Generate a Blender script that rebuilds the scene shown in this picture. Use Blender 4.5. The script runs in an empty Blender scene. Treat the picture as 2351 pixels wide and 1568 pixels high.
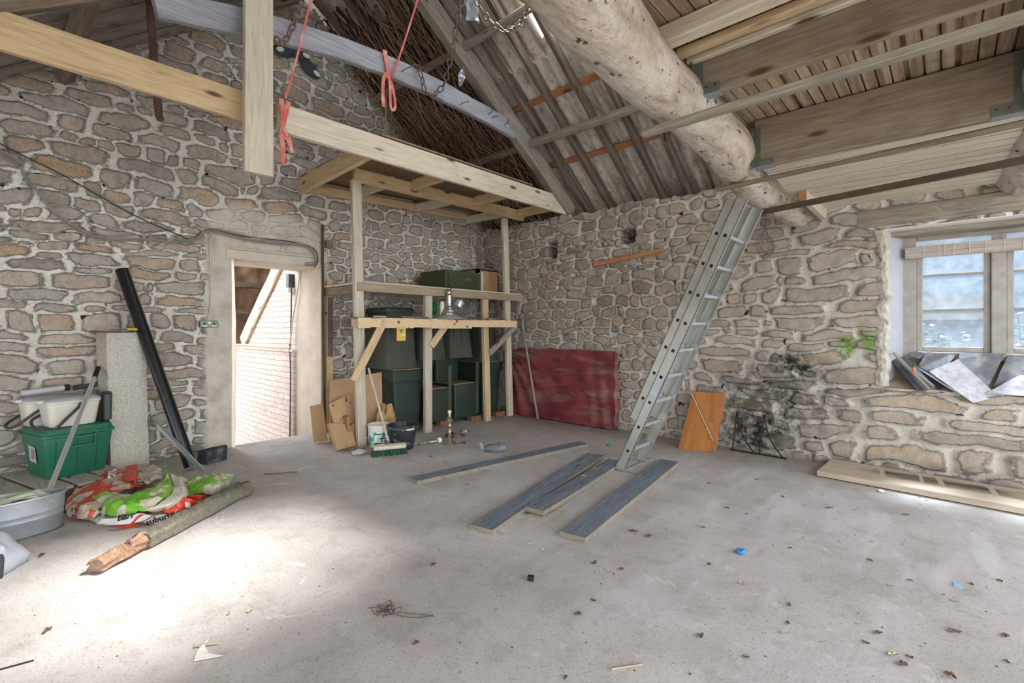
import bpy, math, random
import numpy as np
from mathutils import Vector, Matrix, noise as mnoise
R = math.radians
scn = bpy.context.scene
COL = scn.collection

# ------------------------------------------------------------------ camera, sky, sun, exposure
cam_d = bpy.data.cameras.new('camera')
cam = bpy.data.objects.new('camera', cam_d)
COL.objects.link(cam)
cam.location = (5.819, -5.492, 1.3)
cam.rotation_euler = (R(90), 0, R(42.44))
cam_d.sensor_fit = 'HORIZONTAL'
cam_d.sensor_width = 36.0
cam_d.lens = 36.0 * 1093.0 / 2351.0
cam_d.shift_y = -29.0 / 2351.0
cam_d.clip_start = 0.02
scn.camera = cam

world = bpy.data.worlds.new('daylight')
scn.world = world
world.use_nodes = True
wn = world.node_tree
wn.nodes.clear()
wo = wn.nodes.new('ShaderNodeOutputWorld')
wb = wn.nodes.new('ShaderNodeBackground')
wb.inputs['Color'].default_value = (0.90, 0.955, 1.02, 1)
wb.inputs['Strength'].default_value = 2.4
wn.links.new(wb.outputs[0], wo.inputs[0])

sun_d = bpy.data.lights.new('sun', 'SUN')
sun_d.energy = 4.6
sun_d.angle = R(9)
sun_d.color = (1.0, 0.97, 0.92)
sun = bpy.data.objects.new('sun', sun_d)
COL.objects.link(sun)
sun.location = (4, 6, 9)
sun.rotation_euler = Vector((-0.42, -2.62, -4.5)).to_track_quat('-Z', 'Y').to_euler()

vs = scn.view_settings
scn.display_settings.display_device = 'sRGB'
vs.view_transform = 'Standard'
vs.look = 'None'
vs.gamma = 1.0
vs.use_curve_mapping = False
vs.exposure = 1.45
scn.cycles.max_bounces = 10
scn.cycles.diffuse_bounces = 6
scn.cycles.transparent_max_bounces = 16
scn.cycles.use_denoising = True
scn.cycles.sample_clamp_indirect = 8.0

# ------------------------------------------------------------------ helpers
WM = {}
def tag(o, label=None, cat=None, group=None, kind=None):
    if label: o['label'] = label
    if cat: o['category'] = cat
    if group: o['group'] = group
    if kind: o['kind'] = kind
    return o

def put(o, parent=None):
    COL.objects.link(o)
    WM[o.name] = o.matrix_basis.copy()
    if parent is not None:
        o.parent = parent
        o.matrix_parent_inverse = WM[parent.name].inverted()
    return o

def empty(name, loc, label, cat, group=None):
    o = bpy.data.objects.new(name, None)
    o.empty_display_size = 0.1
    o.matrix_basis = Matrix.Translation(loc)
    put(o)
    return tag(o, label, cat, group)

def frame_m(p0, p1, up=(0, 0, 1)):
    p0, p1, up = Vector(p0), Vector(p1), Vector(up)
    x = (p1 - p0).normalized()
    y = up.cross(x)
    if y.length < 1e-4: y = Vector((0, 1, 0)).cross(x)
    if y.length < 1e-4: y = Vector((1, 0, 0)).cross(x)
    y.normalize()
    z = x.cross(y)
    m = Matrix((x, y, z)).transposed().to_4x4()
    m.translation = p0
    return m

class MB:
    def __init__(s): s.v = []; s.f = []; s.mi = []; s.cur = 0
    def _f(s, *ix): s.f.append(ix); s.mi.append(s.cur)
    def quad(s, a, b, c, d):
        n = len(s.v); s.v += [tuple(a), tuple(b), tuple(c), tuple(d)]; s._f(n, n+1, n+2, n+3)
    def bx(s, x0, x1, y0, y1, z0, z1, m=None):
        n = len(s.v)
        P = [(x0,y0,z0),(x1,y0,z0),(x1,y1,z0),(x0,y1,z0),(x0,y0,z1),(x1,y0,z1),(x1,y1,z1),(x0,y1,z1)]
        if m is not None: P = [tuple(m @ Vector(p)) for p in P]
        s.v += P
        for q in ((3,2,1,0),(4,5,6,7),(0,1,5,4),(1,2,6,5),(2,3,7,6),(3,0,4,7)): s._f(*[n+i for i in q])
        return s
    def hexa(s, P):
        n = len(s.v); s.v += [tuple(p) for p in P]
        for q in ((3,2,1,0),(4,5,6,7),(0,1,5,4),(1,2,6,5),(2,3,7,6),(3,0,4,7)): s._f(*[n+i for i in q])
        return s
    def rings(s, rs, closed=True, cap=True):
        n0 = len(s.v); k = len(rs[0])
        for r in rs: s.v += [tuple(p) for p in r]
        for i in range(len(rs)-1):
            for j in range(k if closed else k-1):
                a = n0+i*k+j; b = n0+i*k+(j+1) % k
                s._f(a, b, b+k, a+k)
        if cap and closed:
            s._f(*[n0+j for j in reversed(range(k))])
            e = n0+(len(rs)-1)*k
            s._f(*[e+j for j in range(k)])
        return s
    def tube(s, pts, r, n=8, cap=True):
        pts = [Vector(p) for p in pts]
        if not hasattr(r, '__len__'): r = [r]*len(pts)
        rs = []; u = None
        for i, p in enumerate(pts):
            t = (pts[min(i+1, len(pts)-1)] - pts[max(i-1, 0)])
            t = t.normalized() if t.length > 1e-9 else Vector((0,0,1))
            if u is None:
                u = t.cross(Vector((0,0,1)))
                if u.length < .05: u = t.cross(Vector((1,0,0)))
            u = (u - t*u.dot(t)).normalized(); w = t.cross(u)
            rs.append([p + (u*math.cos(2*math.pi*j/n) + w*math.sin(2*math.pi*j/n))*r[i] for j in range(n)])
        return s.rings(rs, True, cap)
    def lathe(s, prof, c=(0,0,0), n=24, m=None, cap=True, sx=1, sy=1):
        c = Vector(c); rs = []
        for (r, z) in prof:
            ring = [Vector((r*sx*math.cos(2*math.pi*j/n), r*sy*math.sin(2*math.pi*j/n), z)) for j in range(n)]
            rs.append([(m @ p if m is not None else p + c) for p in ring])
        return s.rings(rs, True, cap)
    def rbox(s, prof, c=(0,0,0), rad=.04, seg=4, m=None, cap=True):
        # stack of rounded rectangles: prof = [(half x, half y, z)]
        rs = []
        for (hx, hy, z) in prof:
            rr = min(rad, hx*.95, hy*.95); ring = []
            for (sx, sy, a0) in ((1,1,0),(-1,1,90),(-1,-1,180),(1,-1,270)):
                for k in range(seg+1):
                    a = R(a0 + 90*k/seg)
                    ring.append(Vector((sx*(hx-rr)+rr*math.cos(a), sy*(hy-rr)+rr*math.sin(a), z)))
            rs.append([(m @ p if m is not None else p + Vector(c)) for p in ring])
        return s.rings(rs, True, cap)
    def prism(s, poly, m, h):
        # poly in local xy, extruded 0..h along local z
        a = [m @ Vector((p[0], p[1], 0)) for p in poly]; b = [m @ Vector((p[0], p[1], h)) for p in poly]
        return s.rings([a, b])
    def grid(s, fn, nu, nv):
        n0 = len(s.v)
        for i in range(nu+1):
            for j in range(nv+1): s.v.append(tuple(fn(i/nu, j/nv)))
        for i in range(nu):
            for j in range(nv):
                a = n0+i*(nv+1)+j
                s._f(a, a+nv+1, a+nv+2, a+1)
        return s
    def mesh(s, name):
        me = bpy.data.meshes.new(name)
        me.from_pydata(s.v, [], s.f); me.update()
        return me
    def build(s, name, mat, parent=None, smooth=False, bevel=0, m=None, seg=2):
        me = s.mesh(name)
        mats = mat if isinstance(mat, (list, tuple)) else [mat]
        for q in mats: me.materials.append(q)
        if len(mats) > 1: me.polygons.foreach_set('material_index', s.mi)
        if smooth:
            me.polygons.foreach_set('use_smooth', [True]*len(me.polygons))
            if smooth != 'all': me.set_sharp_from_angle(angle=R(38))
        o = bpy.data.objects.new(name, me)
        if m is not None: o.matrix_basis = m
        put(o, parent)
        if bevel:
            b = o.modifiers.new('bevel', 'BEVEL'); b.width = bevel; b.segments = seg; b.limit_method = 'ANGLE'; b.angle_limit = R(40)
        return o

rnd = random.Random(7)
def nz(x, y=0, z=0, s=1.0): return mnoise.noise(Vector((x*s, y*s, z*s)))

def beam(name, p0, p1, w, h, mat, parent=None, up=(0,0,1), ch=.006, wob=0.0, bend=None, seed=None, taper=1.0):
    """squared timber from p0 to p1: w across, h along 'up'; grain runs along local x"""
    m = frame_m(p0, p1, up); L = (Vector(p1)-Vector(p0)).length
    sd = rnd.random()*50 if seed is None else seed
    n = 1 if (wob == 0 and bend is None) else max(3, int(L/.12))
    rs = []
    for i in range(n+1):
        x = L*i/n; k = 1+(taper-1)*i/n
        a, b = w/2*k, h/2*k
        oy, oz = (bend(i/n) if bend else (0, 0))
        c = min(ch, a*.5, b*.5)
        q = [(-a+c,-b),(a-c,-b),(a,-b+c),(a,b-c),(a-c,b),(-a+c,b),(-a,b-c),(-a,-b+c)]
        ring = []
        for j, (yy, zz) in enumerate(q):
            if wob:
                yy += wob*nz(x*2.3+sd, j*.35, 1.7); zz += wob*nz(x*2.3+sd, j*.35, 9.1)
            ring.append((x, yy+oy, zz+oz))
        rs.append(ring)
    return MB().rings(rs).build(name, mat, parent, smooth=(wob > 0), m=m)

def smooth_path(pts, n=8):
    pts = [Vector(p) for p in pts]; out = []
    for i in range(len(pts)-1):
        p0 = pts[max(i-1,0)]; p1 = pts[i]; p2 = pts[i+1]; p3 = pts[min(i+2,len(pts)-1)]
        for k in range(n):
            t = k/n
            out.append(.5*((2*p1)+(p2-p0)*t+(2*p0-5*p1+4*p2-p3)*t*t+(3*p1-p0-3*p2+p3)*t**3))
    out.append(pts[-1]); return out

# ------------------------------------------------------------------ materials
def sr(h):
    h = h.lstrip('#'); c = [int(h[i:i+2], 16)/255 for i in (0, 2, 4)]
    return tuple((x/12.92 if x <= .04045 else ((x+.055)/1.055)**2.4) for x in c) + (1,)

def c255(r, g, b): return tuple((x/3294.6 if x <= 10 else ((x/255+.055)/1.055)**2.4) for x in (r, g, b))+(1,)

class NT:
    def __init__(s, name):
        s.m = bpy.data.materials.new(name); s.m.use_nodes = True; s.t = s.m.node_tree
        s.t.nodes.clear()
        s.out = s.t.nodes.new('ShaderNodeOutputMaterial')
        s.b = s.t.nodes.new('ShaderNodeBsdfPrincipled')
        s.t.links.new(s.b.outputs[0], s.out.inputs[0])
    def n(s, typ, **kw):
        q = s.t.nodes.new(typ)
        for k, v in kw.items(): setattr(q, k, v)
        return q
    def L(s, a, b): s.t.links.new(a, b)
    def set(s, sock, v):
        if hasattr(v, 'is_output'): s.L(v, sock)
        else: sock.default_value = v
    def math(s, op, a, b=0.0, clamp=False):
        q = s.n('ShaderNodeMath', operation=op); q.use_clamp = clamp
        s.set(q.inputs[0], a); s.set(q.inputs[1], b); return q.outputs[0]
    def coord(s, kind='Object', scale=(1,1,1), rand=0, rot=(0,0,0)):
        tc = s.n('ShaderNodeTexCoord'); v = tc.outputs[kind]
        if rand:
            oi = s.n('ShaderNodeObjectInfo')
            ad = s.n('ShaderNodeVectorMath', operation='ADD')
            mu = s.n('ShaderNodeVectorMath', operation='SCALE'); mu.inputs[0].default_value = (37.1, 19.7, 53.3)
            s.L(oi.outputs['Random'], mu.inputs['Scale']); s.L(v, ad.inputs[0]); s.L(mu.outputs[0], ad.inputs[1]); v = ad.outputs[0]
        mp = s.n('ShaderNodeMapping'); mp.inputs['Scale'].default_value = scale; mp.inputs['Rotation'].default_value = rot
        s.L(v, mp.inputs[0]); return mp.outputs[0]
    def noise(s, vec, scale=5, det=4, rough=.55, dist=0.0):
        q = s.n('ShaderNodeTexNoise'); q.inputs['Scale'].default_value = scale; q.inputs['Detail'].default_value = det
        q.inputs['Roughness'].default_value = rough; q.inputs['Distortion'].default_value = dist
        s.L(vec, q.inputs['Vector']); return q.outputs['Fac']
    def ramp(s, fac, stops, interp='LINEAR'):
        q = s.n('ShaderNodeValToRGB'); cr = q.color_ramp; cr.interpolation = interp
        while len(cr.elements) < len(stops): cr.elements.new(.5)
        for e, (p, c) in zip(cr.elements, stops):
            e.position = p; e.color = c if len(c) == 4 else (*c, 1)
        s.L(fac, q.inputs[0]); return q.outputs[0]
    def mix(s, f, a, b, mode='MIX'):
        q = s.n('ShaderNodeMix', data_type='RGBA', blend_type=mode)
        s.set(q.inputs[0], f); s.set(q.inputs[6], a); s.set(q.inputs[7], b); return q.outputs[2]
    def step(s, v, a, b):
        q = s.n('ShaderNodeMapRange', interpolation_type='SMOOTHSTEP')
        q.inputs[1].default_value = a; q.inputs[2].default_value = b; s.set(q.inputs[0], v); return q.outputs[0]
    def bump(s, h, strength=.5, dist=.01):
        q = s.n('ShaderNodeBump'); q.inputs['Strength'].default_value = strength; q.inputs['Distance'].default_value = dist
        s.L(h, q.inputs['Height']); s.L(q.outputs[0], s.b.inputs['Normal']); return q
    def fin(s, col=None, rough=.8, metal=0, spec=None):
        if col is not None: s.set(s.b.inputs['Base Color'], col)
        s.set(s.b.inputs['Roughness'], rough); s.set(s.b.inputs['Metallic'], metal)
        if spec is not None: s.b.inputs['Specular IOR Level'].default_value = spec
        return s.m

def m_wood(name, dark, mid, light, gscale=1.0, rough=.75, dirt=.25, knots=True, bump=.25):
    t = NT(name)
    v = t.coord('Object', (1.0*gscale, 14*gscale, 14*gscale), rand=1)
    v2 = t.coord('Object', (1, 1, 1), rand=1)
    g = t.noise(v, 2.2, 6, .6, 1.2)
    fine = t.noise(t.coord('Object', (6, 120, 120), rand=1), 1.0, 3, .6)
    c = t.ramp(g, [(.25, sr(dark)), (.5, sr(mid)), (.75, sr(light))])
    c = t.mix(.35, c, t.ramp(fine, [(.3, sr(dark)), (.7, sr(light))]))
    if knots:
        vo = t.n('ShaderNodeTexVoronoi'); vo.inputs['Scale'].default_value = 1.0
        t.L(t.coord('Object', (2.2, 7, 7), rand=1), vo.inputs['Vector'])
        k = t.step(vo.outputs['Distance'], .19, .06)
        c = t.mix(k, c, sr('5a3d25'))
    d = t.step(t.noise(v2, 3.0, 5, .6), .52, .75)
    c = t.mix(t.math('MULTIPLY', d, dirt), c, (.05, .04, .03, 1))
    t.bump(t.math('ADD', t.math('MULTIPLY', g, .6), t.math('MULTIPLY', fine, .5)), bump, .006)
    return t.fin(c, rough)

def m_flat(name, col, rough=.6, metal=0, var=.12, scale=8, bump=0, dirt=0, dcol='3a3028', spec=None):
    t = NT(name); v = t.coord('Object', rand=1); c0 = sr(col)
    n_ = t.noise(v, scale, 5, .6)
    lo = tuple(x*(1-var) for x in c0[:3])+(1,); hi = tuple(min(1, x*(1+var)) for x in c0[:3])+(1,)
    c = t.ramp(n_, [(.3, lo), (.7, hi)])
    if dirt:
        c = t.mix(t.math('MULTIPLY', t.step(t.noise(v, scale*.45, 6, .65), .45, .7), dirt), c, sr(dcol))
    if bump: t.bump(n_, bump, .01)
    return t.fin(c, rough, metal, spec)

M = {}
M['pine'] = m_wood('new pine', '9c7d57', 'cdb28a', 'dcc6a0', rough=.7, dirt=.12)
M['pine_pale'] = m_wood('pale dusty pine', 'a59778', 'd2c8b2', 'e2dac8', rough=.75, dirt=.15)
M['pine_post'] = m_wood('weathered pale post', '9f947f', 'c4baa4', 'd6cdb9', rough=.8, dirt=.15, knots=False)
M['oldwood'] = m_wood('old brown timber', '4a4036', '7b6b58', '9d8d77', rough=.85, dirt=.35)
M['greywood'] = m_wood('old grey timber', '5c554b', '8d8476', 'b0a797', rough=.85, dirt=.3)
M['darkwood'] = m_wood('dark rafter timber', '3b3129', '66574b', '8c7d70', rough=.85, dirt=.4)
M['brownpine'] = m_wood('weathered brown pine', '776852', 'a08e74', 'bcab91', rough=.8, dirt=.25)
M['orangewood'] = m_wood('orange batten', '8a5838', 'b0774f', 'c79468', rough=.75, dirt=.35)
M['joist'] = m_wood('stained joist', '66594a', '8f806c', 'aa9c88', rough=.8, dirt=.4, gscale=.8)
M['whiteboard'] = m_wood('pale ceiling boards', 'b9ad98', 'd6ccba', 'e6dfd0', rough=.75, dirt=.15)
M['lath'] = m_wood('brown ceiling boards', '7a6a5a', 'a08b75', 'bfad98', rough=.85, dirt=.3, knots=False)
M['whitewash'] = m_wood('whitewashed beam', '6f6e72', '98989f', 'b5b6be', rough=.85, dirt=.45, knots=False)
M['plank'] = m_wood('blue grey weathered plank', '444c58', '6c7685', '929aa6', rough=.75, dirt=.35)
M['plankside'] = m_wood('plank edge', '5d564a', '867d6d', 'a59c8b', rough=.85, dirt=.35, knots=False)
M['laminate'] = m_wood('hall door wood', '9a5a26', 'b9733a', 'd08d50', rough=.45, dirt=.05, knots=False)
M['rot'] = m_wood('rotten timber', '4b493d', '726f61', '999583', rough=.9, dirt=.4, knots=False, bump=.9)
M['rotend'] = m_wood('broken orange wood', '6b4a36', '96715a', 'c3a78c', rough=.9, dirt=.2, knots=False, bump=.9)
M['ply'] = m_wood('split plywood edging', 'c39d72', 'dcbf96', 'ead4b0', rough=.75, dirt=.1)
M['osb'] = m_flat('chipboard deck', '8b7158', .85, var=.35, scale=40, bump=.2, dirt=.3)
M['alu'] = m_flat('dull aluminium', 'b9bab4', .42, .75, .12, 6, dirt=.35, dcol='8a8778')
M['alu_bright'] = m_flat('bright aluminium', 'd5d8dc', .35, .7, .05, 6)
M['black'] = m_flat('black rubber', '14130f', .6, 0, .2)
M['galv'] = m_flat('galvanised steel', 'a9adb0', .5, .6, .14, 9, dirt=.25, dcol='86877f')
M['galv_dark'] = m_flat('dull galvanised hanger', '75796f', .55, .5, .16, 12, dirt=.4, dcol='4c4c42')
M['iron'] = m_flat('brown rusted iron', '5b4c3e', .8, .2, .2, 14, dirt=.4)
M['blackiron'] = m_flat('black iron rod', '24221f', .7, .3, .25, 20)
M['rust'] = m_flat('rusty steel', '6d5348', .85, .2, .2, 14, dirt=.3)
M['chain'] = m_flat('rusty chain steel', '7b6c5f', .6, .55, .25, 30, dirt=.35, dcol='4a3a2c')
M['strap'] = m_flat('faded red webbing', 'c8635b', .8, 0, .15, 12, dirt=.75, dcol='dfb3a8')
M['brass'] = m_flat('aged brass', 'a49a84', .34, .7, .15, 20, dirt=.2, dcol='4a3e28')
M['steel_lamp'] = m_flat('brushed steel', 'b8b6ae', .28, .9, .08, 10)
M['shade_grey'] = m_flat('grey enamel', 'a9aaa6', .4, .3, .08)
M['card'] = m_flat('cardboard', 'b3936d', .85, 0, .07, 5)
M['card2'] = m_flat('brown cardboard', '9a7448', .85, 0, .1, 5)
M['kraft'] = m_flat('kraft paper', 'b08d62', .8, 0, .1, 6)
M['binn'] = m_flat('dark green plastic', '23352d', .55, 0, .2, 5, dirt=.5, dcol='3f3d33')
M['binw'] = m_flat('dusty green grey plastic', '46493f', .75, 0, .22, 4, dirt=.5, dcol='5a5145')
M['dust'] = m_flat('dust crust', '8b7c69', .95, 0, .2, 9)
M['brickred'] = m_flat('red brick', '8b5a44', .9, 0, .2, 14, bump=.3, dirt=.3)
M['crate'] = m_flat('green plastic crate', '1f6a4c', .42, 0, .1, 4, dirt=.2, dcol='2c5a48')
M['caddy'] = m_flat('cream plastic', 'd9d3c5', .5, 0, .05, 4)
M['caddylid'] = m_flat('lilac grey plastic', 'b9b8bd', .5, 0, .05, 4)
M['darkplastic'] = m_flat('dark grey plastic', '3b3c3e', .5, 0, .12)
M['blackpipe'] = m_flat('black plastic pipe', '16171a', .3, 0, .12)
M['whitepaint'] = m_flat('white paint', 'e4e2dc', .6, 0, .05)
M['white_plastic'] = m_flat('white plastic sheet', 'aeb3bc', .4, 0, .1, 7, bump=.5)
M['green_bright'] = m_flat('bright green plastic', '2ba052', .45)
M['blue_plastic'] = m_flat('blue plastic', '2f7fc0', .45)
M['slate'] = m_flat('grey roof slate', '74777c', .55, 0, .25, 18, bump=.3, dirt=.7, dcol='adaba8')
M['slate_pale'] = m_flat('pale dusty slate', 'bcbec4', .6, 0, .2, 22, bump=.3, dirt=.55, dcol='7d7e82')
M['slate_dark'] = m_flat('dark slate', '3d4045', .6, 0, .2, 7)
M['cable'] = m_flat('grey cable', '8d887c', .6)
M['cable_dark'] = m_flat('dark cable', '3d3a34', .6)
M['cable_pale'] = m_flat('pale cable', 'c9c2b1', .6)
M['socket'] = m_flat('green grey enamel', '6f8070', .4, .2)
M['leaf'] = m_flat('dry brown leaf', '6b5443', .9, 0, .3, 20)
M['leaf_pale'] = m_flat('bleached leaf', 'b5a892', .9, 0, .2, 20)
M['straw'] = m_flat('straw', 'a39a80', .85)
M['straightblack'] = m_flat('ink', '1c1b1b', .8)
M['yellow'] = m_flat('yellow card', 'd9b04a', .7, 0, .06)
M['twig'] = m_flat('dry twig', '927660', .95, 0, .35, 12)
M['blind'] = m_wood('slatted blind', '8f8478', 'b3a79b', 'c9bfb4', rough=.7, dirt=.1, knots=False)
M['frame_paint'] = m_flat('worn window paint', 'a39e96', .7, 0, .14, 12, dirt=.35, dcol='8a7d6c')
M['leafgreen'] = m_flat('fresh green leaves', '2f5f14', .6, 0, .3, 20)
M['web'] = m_flat('cobweb', 'cfcac0', .9)
M['soapstone'] = m_flat('grey crumpled metal', '7d8084', .5, .3, .2, 16)

def m_breeze():
    t = NT('breeze block'); v = t.coord('Object')
    vo = t.n('ShaderNodeTexVoronoi'); vo.inputs['Scale'].default_value = 75; t.L(v, vo.inputs['Vector'])
    c = t.ramp(t.noise(v, 60, 5, .7), [(.3, sr('a9a493')), (.55, sr('cfcaba')), (.8, sr('e2ded0'))])
    c = t.mix(t.step(t.noise(v, 130, 3, .6), .60, .68), c, sr('8a7f68'))
    c = t.mix(t.math('MULTIPLY', t.step(t.noise(v, 2.5, 3, .5), .5, .7), .4), c, sr('b8bac0'))
    t.bump(t.math('ADD', t.noise(v, 70, 5, .7), vo.outputs['Distance']), .6, .008)
    return t.fin(c, .95)
M['breeze'] = m_breeze()

def m_tarp():
    t = NT('dusty red tarpaulin'); v = t.coord('Object')
    c = t.ramp(t.noise(v, 3.0, 6, .6, .6), [(.3, sr('5c1f26')), (.5, sr('792c33')), (.7, sr('8b3f41'))])
    d = t.step(t.noise(t.coord('Object', (.8, 1, 3.6), rot=(0, .75, 0)), 2.0, 6, .65, .5), .45, .75)
    c = t.mix(t.math('MULTIPLY', d, .75), c, sr('8f7868'))
    t.bump(t.noise(v, 25, 5, .6), .25, .01)
    return t.fin(c, .7)
M['tarp'] = m_tarp()

def m_log():
    t = NT('debarked log'); v = t.coord('Object', (5, 1.0, 5))
    v1 = t.coord('Object')
    c = t.ramp(t.noise(v, 2.4, 6, .65, .8), [(.25, sr('8a7b68')), (.42, sr('b3a593')), (.55, sr('c6bcae')), (.75, sr('d6cfc4'))])
    c = t.mix(t.math('MULTIPLY', t.step(t.noise(v1, 3.2, 5, .6, .5), .55, .7), .5), c, sr('988470'))
    h = t.step(t.noise(t.coord('Object', (1, .55, 1)), 24, 4, .6), .63, .69)
    c = t.mix(h, c, sr('4a3828'))
    cr = t.step(t.noise(t.coord('Object', (9, .35, 9)), 2.6, 4, .6), .70, .74)
    c = t.mix(t.math('MULTIPLY', cr, .8), c, sr('3d2e22'))
    c = t.mix(t.math('MULTIPLY', t.step(t.noise(v1, 20, 6, .75), .5, .66), .4), c, sr('80705e'))
    t.bump(t.math('SUBTRACT', t.math('ADD', t.noise(v, 5, 6, .65), t.noise(v1, 22, 5, .7)), t.math('ADD', h, cr)), .8, .016)
    return t.fin(c, .85)
M['log'] = m_log()

def m_sheet():
    t = NT('weathered fibre cement sheet'); v = t.coord('Object'); vs_ = t.coord('Object', (4, 1, 1))
    c = t.ramp(t.noise(vs_, 3.5, 6, .65, .4), [(.3, sr('9c9082')), (.45, sr('c9c1b4')), (.6, sr('e0dbd1')), (.75, sr('ece8e0'))])
    c = t.mix(t.math('MULTIPLY', t.step(t.noise(v, 14, 5, .7), .5, .7), .5), c, sr('776652'))
    c = t.mix(t.math('MULTIPLY', t.step(t.noise(v, 1.1, 4, .6), .52, .7), .35), c, sr('4b4238'))
    t.bump(t.noise(v, 30, 5, .7), .2, .006)
    return t.fin(c, .9)
M['sheet'] = m_sheet()

def m_concrete():
    t = NT('dusty concrete floor'); v = t.coord('Object')
    c = t.ramp(t.noise(v, 1.1, 7, .6, .3), [(.3, sr('b0aba8')), (.5, sr('bfbab8')), (.7, sr('cdc9c7'))])
    c = t.mix(t.math('MULTIPLY', t.step(t.noise(v, 5.5, 6, .7, .5), .50, .66), .35), c, sr('8f877a'))
    c = t.mix(t.math('MULTIPLY', t.step(t.noise(v, 42, 5, .75), .53, .70), .45), c, sr('857e75'))
    c = t.mix(t.math('MULTIPLY', t.step(t.noise(v, 90, 3, .7), .57, .66), .6), c, sr('655e56'))
    c = t.mix(t.math('MULTIPLY', t.step(t.noise(v, 2.3, 6, .7), .47, .64), .22), c, sr('827b74'))
    # pale slanting streaks, stronger towards the right and the long wall
    st = t.step(t.noise(t.coord('Object', (2.4, .55, 1), rot=(0, 0, R(24))), 1.9, 4, .55, .3), .50, .66)
    sx = t.n('ShaderNodeSeparateXYZ'); t.L(v, sx.inputs[0])
    reg = t.math('MULTIPLY', t.step(sx.outputs[0], 3.2, 4.6), t.step(sx.outputs[1], -4.6, -2.0))
    c = t.mix(t.math('MULTIPLY', t.math('MULTIPLY', st, reg), .55), c, sr('d3d2d6'))
    # brown damp earth by the long wall
    eg = t.math('MULTIPLY', t.step(t.math('ADD', sx.outputs[1], t.math('MULTIPLY', t.noise(v, 2.5, 4, .6), .5)), -.75, .15), .65)
    c = t.mix(eg, c, sr('7b6f60'))
    # pale scuffed plaster patches
    c = t.mix(t.math('MULTIPLY', t.step(t.noise(v, 2.8, 5, .65, 1.2), .62, .68), .5), c, sr('dedbd2'))
    h = t.math('ADD', t.noise(v, 45, 6, .7), t.math('MULTIPLY', t.noise(v, 6, 4, .6), .8))
    t.bump(h, .35, .012)
    return t.fin(c, t.ramp(t.noise(v, 3, 4), [(.3, (.55,)*3), (.7, (.85,)*3)]))
M['concrete'] = m_concrete()

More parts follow.
